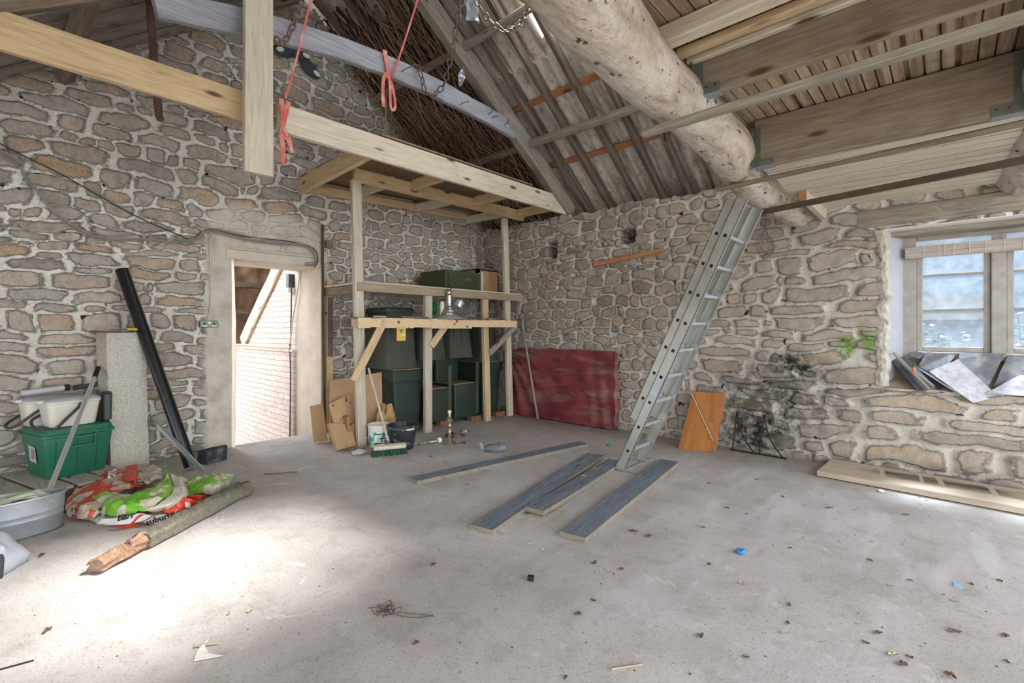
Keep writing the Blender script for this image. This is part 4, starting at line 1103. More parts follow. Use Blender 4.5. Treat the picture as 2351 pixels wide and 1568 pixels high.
low(.15, .84, -.99, .44, .07, .53, 'low dusty-topped green bin with a pale splash on its front, on bricks under the bench')
filler_bin(-1.47, 'dark filler bin added far back on the plain low bin to darken the gap')
filler_bin(-.99, 'dark filler bin added far back on the splashed low bin to darken the gap')
bin_inv(.12, .72, -1.47, .46, .88, 1.36, 'dusty bin wedged high under the bench above the plain low bin', lid=False)
bin_inv(.12, .74, -.97, .44, .89, 1.36, 'dusty bin wedged high under the bench above the splashed low bin', lid=False)
bin_up(.12, .80, -.42, .40, .07, .80, 'dark green lidded bin at the right end under the bench, beside the red tarpaulin')
bin_inv(.12, .74, -.42, .38, .815, 1.36, 'dusty bin upside down on the right-hand lidded bin', lid=False)
m_spl = m_flat('pale splash', '8d8a74', .9)
for (y, x, lab) in ((-1.36, .80, 'red brick under the low bins, left one'), (-.84, .85, 'red brick under the low bins, middle one'), (-.36, .86, 'red brick under the right-hand lidded bin')):
    o = MB().bx(x-.055, x+.05, y-.105, y+.105, 0, .066).build('brick', M['brickred'], bevel=.006); tag(o, lab, 'brick', 'bricks propping the bins')
# ------------------------------------------------------------------ left-hand corner: pallet, crate, caddies, pillar, pipes
def rot_at(x, y, z, deg): return Matrix.Translation((x, y, z)) @ Matrix.Rotation(R(deg), 4, 'Z')
M['pallet'] = m_wood('pale pallet board', '8f8a80', 'b3aea4', 'cfcbc2', rough=.9, dirt=.3)
pe = empty('pallet', (.42, -5.15, 0), 'low grey timber pallet on the floor under the green crate', 'pallet')
mp = rot_at(.38, -5.12, 0, 14.7)
for k in range(5):
    y0 = -.62+.195*k
    MB().bx(-.50, .47, y0, y0+.165, .075, .098, mp).build('deck_board', M['pallet'], pe, bevel=.003)
for x in (-.42, .0, .40):
    MB().bx(x-.045, x+.045, -.60, .32, .002, .074, mp).build('bearer', M['darkwood'], pe)
ce = empty('storage_crate', (.31, -5.03, .1), 'green plastic storage crate with lid, carrying two cream caddies, left of the block pillar', 'crate')
mc = rot_at(.335, -5.055, .1, 14.7)
MB().rbox([(.185, .185, 0), (.19, .19, .01), (.228, .225, .30), (.228, .225, .335)], rad=.035, m=mc).build('body', M['crate'], ce, smooth=True)
MB().rbox([(.238, .236, .33), (.245, .243, .335), (.245, .243, .352), (.236, .234, .356), (.225, .222, .395), (.215, .212, .40)], rad=.045, m=mc).build('lid', M['crate'], ce, smooth=True)
mb = MB()
for y in (-.155, -.02, .11): mb.hexa([mc @ Vector(p) for p in [(.196, y, .03), (.199, y, .03), (.199, y+.006, .03), (.196, y+.006, .03), (.226, y, .30), (.230, y, .30), (.230, y+.006, .30), (.226, y+.006, .30)]])
mb.build('moulded_rib', m_flat('rib green', '184f39', .5), ce)
h = MB()
h.bx(.235, .262, -.075, -.065, .24, .37, mc).bx(.235, .262, .085, .095, .24, .37, mc).bx(.255, .264, -.075, .095, .24, .254, mc).bx(.250, .264, -.075, .095, .315, .33, mc).bx(.25, .258, -.07, .09, .355, .37, mc)
h.build('handle', M['crate'], ce, bevel=.002)
mq = mc @ Matrix.Translation((.02, -.222, .2)) @ Matrix.Rotation(R(90), 4, 'X')
q = MB(); q.quad(*[mc @ Vector(p) for p in [(-.075, -.2135, .13), (.05, -.2125, .12), (.06, -.2255, .25), (-.07, -.2265, .26)]])
tl = q.build('torn_label', M['white_plastic'], ce)
q = MB(); q.quad(*[mc @ Vector(p) for p in [(-.03, -.2175, .15), (.03, -.2175, .155), (.03, -.2265, .235), (-.02, -.2265, .24)]])
q.build('label_print', M['rotend'], tl)
def caddy(x, y, z, deg, lab, hang):
    e = empty('kitchen_caddy', (x, y, z), lab, 'caddy')
    m = rot_at(x, y, z, deg)
    MB().rbox([(.095, .145, 0), (.10, .15, .01), (.118, .172, .185), (.124, .178, .19), (.124, .178, .20)], rad=.045, m=m).build('body', M['caddy'], e, smooth=True)
    MB().rbox([(.126, .18, .20), (.126, .18, .212), (.11, .165, .228), (.06, .11, .236)], rad=.05, m=m).build('lid', M['caddylid'], e, smooth=True)
    MB().bx(-.04, .04, -.215, -.155, .196, .222, m).build('lid_lug', M['caddy'], e, bevel=.008)
    if hang == 'front':
        P = [(.122, .03, .165), (.14, -.06, .08), (.145, -.14, .0), (.12, -.20, -.012), (.0, -.215, .0), (-.10, -.20, .06), (-.122, -.06, .12), (-.122, .03, .165)]
    else:
        P = [(.122, 0, .175), (.128, -.1, .13), (.11, -.22, .03), (.0, -.245, .0), (-.11, -.22, .03), (-.122, 0, .175)]
    hd = MB().tube([m @ Vector(p) for p in smooth_path(P, 6)], .011, 8).build('handle', M['darkplastic'], e, smooth=True)
    MB().lathe([(.022, 0), (.022, .01), (.012, .014)], n=16, m=m @ Matrix.Translation((.120, .03, .165)) @ Matrix.Rotation(R(90), 4, 'Y')).build('handle_pivot', M['darkplastic'], hd, smooth=True)
caddy(.41, -5.05, .505, 14.7, 'cream food waste caddy with a swung-down dark handle, front one on the green crate', 'front')
caddy(.18, -5.16, .50, 12, 'cream food waste caddy behind, half hidden by the front caddy on the green crate', 'back')
o = MB().tube([(.25, -5.33, .775), (.20, -5.04, .795)], .024, 12).build('plastic_tube', M['caddylid'], smooth=True); tag(o, 'pale grey plastic tube lying across the lids of the cream caddies', 'tube')
MB().tube([(.205, -5.07, .7935), (.199, -5.035, .7955)], .0255, 12).build('tube_mouth', M['black'], o)
o = MB().tube([(.1, -5.0, .775), (.08, -4.78, .80)], .02, 10).build('plastic_tube', M['cable_dark'], smooth=True); tag(o, 'grey tube end lying behind the cream caddies against the stone wall', 'tube')
o = MB().rbox([(.06, .03, .0), (.06, .035, .22), (.03, .03, .24)], (.33, -4.805, .505), .02).build('black_container', M['darkplastic'], smooth=True); tag(o, 'narrow black plastic container between the front caddy and the block pillar', 'container')
# pillar of three concrete blocks on end
pl_ = empty('block_pillar', (.19, -4.66, 0), 'pale concrete block pillar standing between the green crate and the black pipe', 'pillar')
def pil(z0, z1, k):
    def c(x, y, z):
        s = z/1.27
        return (x-.01*s, y-.035*s+(.008*s if y > -4.6 else 0), z)
    a, b, g, d = (.32, -4.77), (.262, -4.486), (.045, -4.53), (.103, -4.815)
    mb = MB(); n = 8
    def side(p, q, w): return [Vector(c(p[0]+(q[0]-p[0])*t/n, p[1]+(q[1]-p[1])*t/n, w)) for t in range(n)]
    rs = []
    zs = [z0+(z1-z0)*i/8 for i in range(9)]
    for i, z in enumerate(zs):
        ring = side(d, a, z)+side(a, b, z)+side(b, g, z)+side(g, d, z)
        cen = sum(ring, Vector())/len(ring); ins = .006 if i in (0, 8) else 0
        rs.append([v+(cen-v).normalized()*(ins+.003*nz(v.x*20, v.y*20, v.z*20+k)) for v in ring])
    mb.rings(rs); mb.build('block', M['breeze'], pl_)
pil(.0, .427, 1); pil(.428, .852, 2); pil(.853, 1.265, 3)
o = MB().grid(lambda u, v: (.04+.30*u, -4.90+.40*v, 1.272+.006*nz(u*4, v*4, 2)+.012*max(0, nz(u*3, v*3, 9))), 10, 12).build('cardboard_sheet', M['card2']); tag(o, 'thin torn cardboard sheet lying on top of the block pillar', 'cardboard')
o = MB().tube([(.30, -4.66, 1.296), (.285, -4.565, 1.296)], .013, 10).build('screwdriver', M['yellow'], smooth=True); tag(o, 'yellow handled screwdriver lying on top of the block pillar', 'screwdriver')
MB().tube([(.33, -4.78, 1.292), (.30, -4.66, 1.296)], .004, 6).build('blade', M['galv_dark'], o)
# black waste pipe leaning on the wall
mb = MB(); a, b = Vector((.67, -4.25, .03)), Vector((.095, -4.665, 1.855))
m = frame_m(a, b); L = (b-a).length
mb.lathe([(.052, 0), (.052, L), (.046, L), (.046, 0)], m=m @ Matrix.Rotation(R(90), 4, 'Y') @ Matrix.Identity(4), n=28, cap=False)
o = mb.build('drain_pipe', M['blackpipe'], smooth=True); tag(o, 'long black plastic drain pipe leaning on the stone wall behind the block pillar', 'pipe')
o = MB().bx(0, .67, -.003, .003, -.028, .028).bx(0, .67, -.015, .003, .025, .028).build('metal_angle', M['alu_bright'], m=frame_m((.91, -4.215, .022), (.42, -4.455, .405), (.3, -.2, 1))); tag(o, 'perforated pale metal angle leaning against the right side of the block pillar', 'metal angle')
mb = MB()
for k in range(6): mb.lathe([(.006, 0), (.006, .001)], n=8, m=frame_m((.91, -4.215, .022), (.42, -4.455, .405), (.3, -.2, 1)) @ Matrix.Translation((.06+.1*k, -.0031, .0)) @ Matrix.Rotation(R(90), 4, 'X'))
mb.build('punched_hole', M['black'], o)
o = MB().rbox([(.07, .105, 0), (.075, .11, .02), (.07, .105, .115), (.06, .10, .125)], rad=.02, m=rot_at(.50, -4.03, 0, 22)).build('rubber_block', m_flat('dusty black rubber', '33343a', .9, var=.3, scale=14, dirt=.5, dcol='8a8b90'), smooth=True); tag(o, 'dusty black rubber block on the floor left of the doorway', 'block')
o = MB().rbox([(.03, .025, 0), (.03, .03, .12)], (.42, -3.91, 0), .01).build('rubber_offcut', M['black']); tag(o, 'small black offcut standing behind the dusty rubber block', 'offcut')
# oval galvanised tub
tb = empty('galvanised_tub', (1.495, -5.47, 0), 'oval galvanised tub at the left edge, holding a bag and a pole', 'tub')
mt = Matrix.Translation((1.495, -5.47, 0))
def ov(r): return (r*.135, r*.315)
mb = MB(); n = 56; rs = []
prof = [(.80, .012), (.90, .006), (.93, .0), (.935, .012), (.96, .10), (.972, .104), (.962, .109), (.966, .135), (.976, .139), (.968, .144), (.99, .225), (1.02, .228), (1.025, .235), (1.01, .241), (.985, .236), (.955, .13), (.93, .02), (.3, .014)]
for (r, z) in prof: rs.append([mt @ Vector((ov(r)[0]*math.cos(2*math.pi*j/n), ov(r)[1]*math.sin(2*math.pi*j/n), z)) for j in range(n)])
mb.rings(rs); mb.build('body', M['galv'], tb, smooth=True)
mb = MB(); rs = []
for (r, z) in [(.94, -.0), (.96, .001), (.962, .008), (.94, .009)]: rs.append([mt @ Vector((ov(r)[0]*math.cos(2*math.pi*j/n), ov(r)[1]*math.sin(2*math.pi*j/n), z)) for j in range(n)])
mb.rings(rs, cap=False).build('base_rim', M['galv_dark'], tb)
def wavy(u, v):
    y = -5.72+.50*u; x = 1.40+.19*v
    return (x, y, .235+.022*math.sin(9*u+2*v)*(1-abs(2*v-1))+.03*nz(u*5, v*4, 3)-.05*(1-u)*0-.07*max(0, u-.85)*4)
o = MB().grid(wavy, 26, 16).build('paper_sack', m_bag('pale green sack', 'd3d9c4', 'a9c98a', 7, .3, .5), smooth='all'); tag(o, 'crumpled white and green paper sack stuffed into the oval galvanised tub', 'sack')
o = MB().tube([(1.56, -5.29, .10), (.27, -4.868, .905)], .016, 12).build('metal_pole', M['alu_bright'], smooth=True); tag(o, 'long pale metal pole standing in the tub and leaning on the block pillar', 'pole')
MB().tube([(.32, -4.884, .874), (.20, -4.846, .952)], .019, 12).build('rubber_grip', M['black'], o, smooth=True)
o = MB().bx(.95, 1.22, -5.22, -5.02, .0, .03, None).build('blue_tray', m_flat('dark blue plastic', '34466e', .5), bevel=.01); tag(o, 'dark blue plastic tray lying between the pallet and the feed sacks', 'tray')
# white plastic bag at the frame edge
mb = MB(); rs = []; n = 40
for i in range(15):
    t = i/14; rr = .17*(1-t**2.2)*(.75+.25*(1-t))+.01; z = .245*t
    if i == 0: rr = .175
    rs.append([Vector((1.99+rr*1.0*math.cos(a)*(1+.25*nz(math.cos(a)*2, math.sin(a)*2, t*3)+.16*abs(nz(math.cos(a)*5, math.sin(a)*5, t*7))), -5.555+rr*1.15*math.sin(a)*(1+.25*nz(math.cos(a)*2, math.sin(a)*2, t*3+9)+.16*abs(nz(math.cos(a)*5, math.sin(a)*5, t*7))), z+.02*nz(a*2, t*6, 3)*(i > 0))) for a in [2*math.pi*j/n for j in range(n)]])
mb.rings(rs); o = mb.build('plastic_bag', M['white_plastic'], smooth='all'); tag(o, 'crumpled white plastic bag on the floor in front of the galvanised tub', 'bag')
o = MB().rbox([(.035, .05, 0), (.04, .055, .09), (.03, .05, .11)], (2.155, -5.50, .0), .02).build('dark_carton', M['darkplastic'], smooth=True); tag(o, 'dark shiny carton poking out of the crumpled white plastic bag', 'carton')

# feed sacks lying in a heap
PCH = {}
PCH['A'] = [[(0.607,-4.938,0.050),(0.599,-4.800,0.100),(0.663,-4.644,0.120)],[(0.793,-5.024,0.060),(1.095,-4.894,0.120),(1.266,-4.680,0.100)],[(1.048,-5.109,0.050),(1.291,-4.989,0.100),(1.341,-4.853,0.100)],[(1.254,-5.142,0.030),(1.471,-5.083,0.080),(1.567,-4.995,0.080)],[(1.370,-5.143,0.000),(1.561,-5.072,0.020),(1.583,-4.989,0.050)]]
PCH['B'] = [[(1.343,-5.008,0.100),(1.432,-4.911,0.130),(1.614,-4.849,0.140),(1.570,-4.780,0.140),(1.556,-4.670,0.150),(1.393,-4.574,0.170)],[(1.477,-5.002,0.070),(1.703,-4.938,0.120),(1.809,-4.858,0.130),(1.805,-4.802,0.130),(1.758,-4.696,0.140),(1.586,-4.594,0.150)],[(1.666,-4.983,0.030),(1.774,-4.923,0.060),(1.841,-4.859,0.080),(1.885,-4.816,0.090),(1.844,-4.712,0.110),(1.708,-4.596,0.120)]]
PCH['C'] = [[(1.340,-4.558,0.180),(1.694,-4.598,0.140),(1.891,-4.726,0.120),(1.918,-4.821,0.100)],[(1.528,-4.522,0.150),(1.809,-4.571,0.120),(1.923,-4.684,0.100),(1.898,-4.788,0.080)],[(1.622,-4.503,0.100),(1.754,-4.534,0.080),(1.889,-4.668,0.060),(1.856,-4.759,0.050)]]
PCH['D'] = [[(1.953,-4.716,0.090),(1.844,-4.603,0.100),(1.866,-4.551,0.100),(1.922,-4.497,0.060)],[(1.874,-4.723,0.050),(1.934,-4.646,0.030),(1.880,-4.573,0.020),(1.811,-4.479,0.010)]]
PCH['E'] = [[(1.742,-5.008,0.050),(1.823,-4.922,0.070),(1.884,-4.828,0.080),(1.948,-4.780,0.070)],[(1.698,-5.027,0.020),(1.838,-4.956,0.030),(1.890,-4.875,0.030),(1.904,-4.810,0.030)]]
PCH['E2'] = [[(1.855,-4.959,0.030),(1.899,-4.893,0.030),(1.909,-4.832,0.080),(1.952,-4.777,0.070)],[(1.818,-4.946,0.003),(1.880,-4.890,0.003),(1.871,-4.826,0.010),(1.797,-4.708,0.020)]]
PCH['F'] = [[(1.950,-4.781,0.060),(1.904,-4.724,0.050),(1.943,-4.647,0.030)],[(1.901,-4.814,0.020),(1.935,-4.774,0.004),(1.926,-4.684,0.004)]]
PCH['G'] = [[(0.663,-4.644,0.120),(0.753,-4.594,0.130),(0.985,-4.538,0.130)],[(1.237,-4.738,0.120),(1.323,-4.685,0.120),(1.355,-4.601,0.150)]]
PCH['H'] = [[(0.957,-4.533,0.130),(1.119,-4.490,0.120),(1.279,-4.394,0.060)],[(1.197,-4.533,0.120),(1.304,-4.487,0.100),(1.312,-4.430,0.050)]]
PCH['I'] = [[(1.231,-4.411,0.060),(1.266,-4.295,0.080),(1.312,-4.179,0.080),(1.292,-4.094,0.050)],[(1.447,-4.461,0.050),(1.539,-4.389,0.090),(1.618,-4.290,0.090),(1.524,-4.183,0.050)],[(1.510,-4.456,0.020),(1.578,-4.409,0.030),(1.657,-4.345,0.020),(1.608,-4.254,0.010)]]
PCH['I2'] = [[(1.294,-4.144,0.065),(1.300,-4.087,0.050)],[(1.566,-4.213,0.060),(1.489,-4.167,0.045)]]
PCH['J'] = [[(1.646,-4.533,0.060),(1.671,-4.464,0.060),(1.720,-4.404,0.050)],[(1.607,-4.499,0.030),(1.708,-4.448,0.020),(1.663,-4.394,0.010)]]
PCH['K'] = [[(0.592,-4.937,0.020),(0.680,-4.652,0.060),(1.089,-4.456,0.060),(1.370,-4.411,0.020)],[(1.279,-5.127,0.010),(1.528,-4.923,0.050),(1.700,-4.684,0.050),(1.653,-4.480,0.030)],[(1.523,-5.068,0.003),(1.727,-4.970,0.003),(1.853,-4.802,0.003),(1.820,-4.569,0.003)]]
PCH['A_lab'] = [[(0.711,-4.727,0.130),(0.744,-4.657,0.135)],[(1.156,-4.803,0.130),(1.268,-4.744,0.128)]]
PCH['A_txt'] = [[(0.754,-4.846,0.125),(0.745,-4.794,0.128)],[(1.114,-4.896,0.140),(1.159,-4.856,0.140)]]
PCH['A_bar'] = [[(1.364,-5.124,0.045),(1.571,-5.089,0.070)],[(1.392,-5.132,0.030),(1.560,-5.093,0.050)]]
PCH['D_bar'] = [[(1.902,-4.581,0.075),(1.918,-4.556,0.075)],[(1.901,-4.578,0.035),(1.926,-4.553,0.040)]]
def cubic(P, t):
    n = len(P)-1; x = min(t*n, n-1e-6); i = int(x); f = x-i
    p0 = P[max(i-1, 0)]; p1 = P[i]; p2 = P[i+1]; p3 = P[min(i+2, n)]
    return .5*((2*p1)+(p2-p0)*f+(2*p0-5*p1+4*p2-p3)*f*f+(p3*1-p0+3*p1-3*p2)*f**3)
def surf(key, u, v):
    rows = [[Vector(p) for p in r] for r in PCH[key]]
    return cubic([cubic(r, v) for r in rows], u)
def crumple(p, sd, amp, dz, fq=8):
    q = abs(nz(p.x*fq, p.y*fq, sd))+.6*abs(nz(p.x*fq*2.1, p.y*fq*2.1, sd+4))+.3*abs(nz(p.x*fq*4.4, p.y*fq*4.4, sd+7))
    p = p+Vector((.006*nz(p.y*9, p.x*9, sd+2), .006*nz(p.x*9, p.y*9, sd+8), amp*(1.5*q-.3)+dz))
    p.z = max(p.z, .002+max(dz, 0)*.5)
    return p
def patch(key, name, mat, parent, nu=54, nv=70, amp=.024, dz=0.0, fq=8):
    sd = ord(key[0])*.7
    fn = lambda u, v: crumple(surf(key, u, v), sd, amp, dz, fq)
    mb = MB().grid(fn, nu, nv)
    o = mb.build(name, mat, parent, smooth='all')
    o.modifiers.new('film', 'SOLIDIFY').thickness = .0012
    return o
e1 = empty('feed_sack', (1.1, -4.9, 0), 'empty red feed sack with cream ovals, at the back left of the sack heap', 'sack', 'feed sacks in the heap')
patch('A', 'printed_film', M['bag_red'], e1)
patch('G', 'clear_film', M['bag_clear'], e1)
patch('A_lab', 'label_panel', m_flat('red label', 'd4453a', .4), e1, 22, 14, .024, .002)
def stripes(key, name, parent, n, mat, dz, across=True, fill=.55, amp=.0):
    mb = MB()
    for k in range(n):
        a, b = k/n, (k+fill)/n
        for j in range(4):
            c, d = j/4, (j+1)/4
            q = [(a, c), (b, c), (b, d), (a, d)] if across else [(c, a), (d, a), (d, b), (c, b)]
            pts = []
            for (u, v) in q:
                pts.append(crumple(surf(key, u, v), ord(key[0])*.7, .024, dz))
            mb.quad(*pts)
    return mb.build(name, mat, parent)
stripes('A_txt', 'white_text_lines', e1, 9, M['whitepaint'], .009, True, .6)
stripes('A_bar', 'barcode_ground', e1, 1, M['whitepaint'], .007, True, 1.0)
stripes('A_bar', 'barcode', e1, 12, M['straightblack'], .0095, False, .5)
e2 = empty('feed_sack', (1.6, -4.75, 0), 'bright green feed sack with a cream fold, topmost in the middle of the heap', 'sack', 'feed sacks in the heap')
patch('B', 'printed_film', M['bag_green'], e2)
patch('C', 'cream_fold', M['bag_white'], e2, 24, 34, .012)
patch('H', 'green_edge', M['bag_green'], e2, 14, 24, .01)
e3 = empty('feed_sack', (1.85, -4.75, 0), 'red and white feed sack lettered in black, along the front of the heap', 'sack', 'feed sacks in the heap')
patch('K', 'lower_film', M['bag_clear'], e3)
patch('D', 'red_panel', M['bag_red2'], e3, 20, 30, .012)
patch('E', 'white_panel', M['bag_white'] if False else m_flat('white sack film', 'e2e2e2', .35), e3, 16, 30, .006)
patch('E2', 'red_strip', M['bag_red2'], e3, 12, 24, .006)
patch('F', 'white_panel', m_flat('white sack film', 'e2dfd8', .35), e3, 14, 24, .004)
patch('J', 'red_corner', M['bag_red2'], e3, 12, 18, .008)
stripes('D_bar', 'barcode_ground', e3, 1, M['whitepaint'], .006, True, 1.0)
stripes('D_bar', 'barcode', e3, 7, M['straightblack'], .0085, False, .5)
e4 = empty('feed_sack', (1.45, -4.3, 0), 'green feed sack with a white tip, at the right-hand end of the heap', 'sack', 'feed sacks in the heap')
patch('I', 'printed_film', M['bag_green'], e4)
patch('I2', 'white_tip', M['white_plastic'], e4, 8, 8, .008, .004)
def lettering(txt, p0, p1, up, size, mat, parent, name='lettering'):
    cu = bpy.data.curves.new(name, 'FONT'); cu.body = txt; cu.size = size; cu.extrude = .0004; cu.offset = .002
    cu.materials.append(mat)
    tmp = bpy.data.objects.new('tmp', cu); COL.objects.link(tmp)
    me = bpy.data.meshes.new_from_object(tmp.evaluated_get(bpy.context.evaluated_depsgraph_get()))
    bpy.data.objects.remove(tmp); me.name = name
    if not me.materials: me.materials.append(mat)
    o = bpy.data.objects.new(name, me)
    x = (Vector(p1)-Vector(p0)).normalized(); z = Vector(up).normalized(); y = z.cross(x).normalized(); z = x.cross(y)
    m = Matrix((x, y, z)).transposed().to_4x4(); m.translation = Vector(p0); o.matrix_basis = m
    return put(o, parent)
lettering('bärr', (1.868, -4.945, .060), (1.925, -4.855, .078), (.72, -.1, .7), .056, M['straightblack'], e3)
lettering('suburbän', (1.965, -4.81, .018), (1.957, -4.68, .03), (.75, .05, .65), .052, M['straightblack'], e3)

# rotten timber lying across the floor
a, b = Vector((2.47, -5.12, .036)), Vector((1.77, -4.185, .05))
e = empty('rotten_timber', a, 'rotten mossy grey timber with a broken orange end, lying in front of the sack heap', 'timber')
L = (b-a).length; d_ = (b-a).normalized()
def tim(name, t0, t1, w, h, mat, wob, cap=1.0):
    m = frame_m(a, b); n = max(4, int(L*(t1-t0)/.035)); rs = []
    for i in range(n+1):
        t = t0+(t1-t0)*i/n; x = L*t; ring = []
        for j in range(16):
            an = 2*math.pi*(j+.5)/16; cx, cy = math.cos(an), math.sin(an); k = 1/max(abs(cx), abs(cy))**.97
            ring.append(m @ Vector((x+(.03*nz(j*1.7, t0*9, 4) if i in (0, n) else 0), cx*k*w/2+wob*nz(x*9, cx*2, cy*2+3), cy*k*h/2+wob*nz(x*9, cx*2+7, cy*2))))
        rs.append(ring)
    return MB().rings(rs).build(name, M[mat], e, smooth=True)
tim('trunk_length', .24, 1.0, .125, .088, 'rot', .006)
tim('broken_end', .0, .27, .10, .062, 'rotend', .016)
tim('splinter', .17, .26, .045, .10, 'rotend', .02)
tim('dark_cap', .965, 1.045, .14, .10, 'oldwood', .012)
# ------------------------------------------------------------------ round the bench foot
def carton(name, P, thick, mat, lab, parent=None):
    a, b, c, d = [Vector(p) for p in P]; nrm = (b-a).cross(d-a).normalized()*thick
    mb = MB().hexa([a, b, c, d, a+nrm, b+nrm, c+nrm, d+nrm]); o = mb.build(name, M[mat], parent, bevel=.003)
    return tag(o, lab, 'cardboard') if lab else o
carton('flattened_carton', [(.66, -2.92, .02), (.80, -2.32, .02), (.62, -2.22, .76), (.54, -2.84, .70)], .03, 'card', 'large flattened carton leaning behind the left bench post')
fl_ = carton('cardboard_flap', [(.90, -2.965, .20), (.88, -2.70, .25), (.78, -2.72, .56), (.80, -2.99, .47)], .006, 'card', 'cardboard flap printed with dark marks, leaning left of the bench post')
m_ink = m_flat('brown print', '4a3a2b', .9)
def onflap(u, v, dz=.002):
    a, b, c, d = [Vector(p) for p in [(.90, -2.965, .20), (.88, -2.70, .25), (.78, -2.72, .56), (.80, -2.99, .47)]]
    p = a.lerp(b, u).lerp(d.lerp(c, u), v); return p+Vector((.955, .1, .28))*(dz+.006)
mb = MB()
for (u0, u1, v0, v1) in ((.40, .60, .50, .66), (.12, .2, .86, .92), (.70, .78, .78, .9), (.72, .80, .92, .97), (.86, .91, .66, .72)):
    mb.quad(onflap(u0, v0), onflap(u1, v0), onflap(u1, v1), onflap(u0, v1))
mb.build('printed_mark', m_ink, fl_)
MB().tube([onflap(.28+.42*t, .24+.10*math.sin(math.pi*t)+.06*t) for t in [k/10 for k in range(11)]], .004, 5).build('printed_curve', m_ink, fl_)
carton('cardboard_box', [(1.04, -3.04, .0), (1.0, -2.80, .0), (.86, -2.80, .215), (.90, -3.06, .27)], .05, 'card', 'small closed carton slumped on the floor at the foot of the left bench post')


e = empty('cardboard_box', (.8, -2.7, 0), 'open brown carton on its side behind the left bench post', 'cardboard')
mb = MB().bx(.70, .96, -2.86, -2.83, 0, .33).bx(.70, .72, -2.86, -2.52, 0, .30).bx(.70, .95, -2.86, -2.52, 0, .012)
mb.build('body', M['card2'], e)
MB().hexa([(.95, -2.86, 0), (.955, -2.86, 0), (.955, -2.66, 0), (.95, -2.66, 0), (.95, -2.86, .2), (.955, -2.86, .2), (.955, -2.66, .34), (.95, -2.66, .34)]).build('flap', M['card2'], e)
mb = MB()
def crump(u, v):
    th = 2*math.pi*u; ph = math.pi*(v*.55); r = .15*(1+.35*nz(math.cos(th)*2, math.sin(th)*2, ph*2)+.15*nz(math.cos(th)*6, math.sin(th)*6, ph*5))
    return (.86+.75*r*math.cos(th)*math.sin(ph), -2.31+1.05*r*math.sin(th)*math.sin(ph), max(.004, .02+2.2*r*math.cos(ph)))
mb.grid(crump, 34, 16); o = mb.build('crumpled_paper', M['kraft']); tag(o, 'heap of crumpled brown packing paper under the bench beside the green bin', 'paper')
carton('flattened_carton', [(.50, -3.02, .01), (.56, -2.88, .01), (.40, -2.86, .42), (.36, -3.0, .40)], .02, 'card', 'small brown carton leaning in the shade by the doorway post')
# white tub with printed label
e = empty('paint_tub', (1.17, -2.595, 0), 'white plastic tub with a green printed label, between bench post and black bucket', 'tub')
MB().lathe([(.10, 0), (.104, .005), (.118, .235), (.122, .237), (.122, .25), (.115, .25), (.112, .24), (.10, .012)], (1.17, -2.595, 0), 32, cap=True).build('body', M['whitepaint'], e, smooth=True)
MB().lathe([(.1055, .025), (.1155, .175)], (1.17, -2.595, 0), 32, cap=False).build('label', M['tublabel'], e, smooth=True)
mb = MB()
for (z, a0, a1) in ((.150, -.9, .2), (.125, -.2, .75), (.10, -.5, .6), (.07, .0, .8), (.05, -.9, -.3)):
    r = .1045+z*.063+.0012
    mb.rings([[Vector((1.17+r*math.cos(a0+(a1-a0)*k/8), -2.595+r*math.sin(a0+(a1-a0)*k/8), z)), Vector((1.17+r*math.cos(a0+(a1-a0)*k/8), -2.595+r*math.sin(a0+(a1-a0)*k/8), z+.010))] for k in range(9)], closed=False, cap=False)
mb.build('printed_band', M['straightblack'], e)
MB().lathe([(.10, .2), (.02, .205)], (1.17, -2.595, 0), 24).build('contents', M['kraft'], e)
# black bucket
e = empty('builders_bucket', (1.44, -2.47, 0), 'black builders bucket splashed with plaster, in front of the green bins', 'bucket')
MB().lathe([(.115, 0), (.118, .004), (.152, .235), (.160, .236), (.165, .25), (.162, .262), (.150, .262), (.147, .25), (.112, .012)], (1.44, -2.47, 0), 36).build('body', M['splash'], e, smooth=True)
P = [(1.44+.17*math.cos(t), -2.47+.17*math.sin(t), .245-.014*math.cos(t)) for t in [R(-95)+R(190)*k/18 for k in range(19)]]
MB().tube(P, .003, 6).build('wire_handle', M['galv'], e)
MB().tube([(1.605, -2.535, .232), (1.618, -2.45, .231)], .009, 8).build('handle_grip', M['whitepaint'], e, smooth=True)
# broom
e = empty('broom', (1.58, -2.72, .05), 'soft broom with a green bristle head, its wooden handle leaning on the left bench post', 'broom')
MB().rbox([(.165, .03, 0), (.165, .032, .02), (.16, .026, .034)], rad=.012, m=rot_at(1.585, -2.725, .075, 66) @ Matrix.Rotation(R(14), 4, 'X')).build('head', M['pine_pale'], e)
mb = MB(); r6 = random.Random(8); mh = rot_at(1.585, -2.725, .075, 66) @ Matrix.Rotation(R(14), 4, 'X')
for k in range(420):
    x = r6.uniform(-.165, .165); y = r6.uniform(-.026, .026)
    p = mh @ Vector((x, y, .002)); q = mh @ Vector((x*1.06+r6.uniform(-.012, .012), y*1.8+r6.uniform(-.012, .012), -.078))
    q.z = max(q.z, .001); mb.tube([p, (p+q)/2+Vector((0, 0, .004)), q], .0028, 3, cap=False)
mb.build('bristles', m_flat('green bristles', '2e5a42', .6, var=.35, scale=60), e)
MB().tube([(1.565, -2.72, .10), (1.30, -2.665, .43), (1.085, -2.655, .80), (1.06, -2.655, .86)], .0135, 10).build('handle', M['pine_post'], e, smooth=True)
MB().tube([(1.572, -2.722, .085), (1.54, -2.715, .135)], .02, 10).build('socket', M['galv_dark'], e, smooth=True)
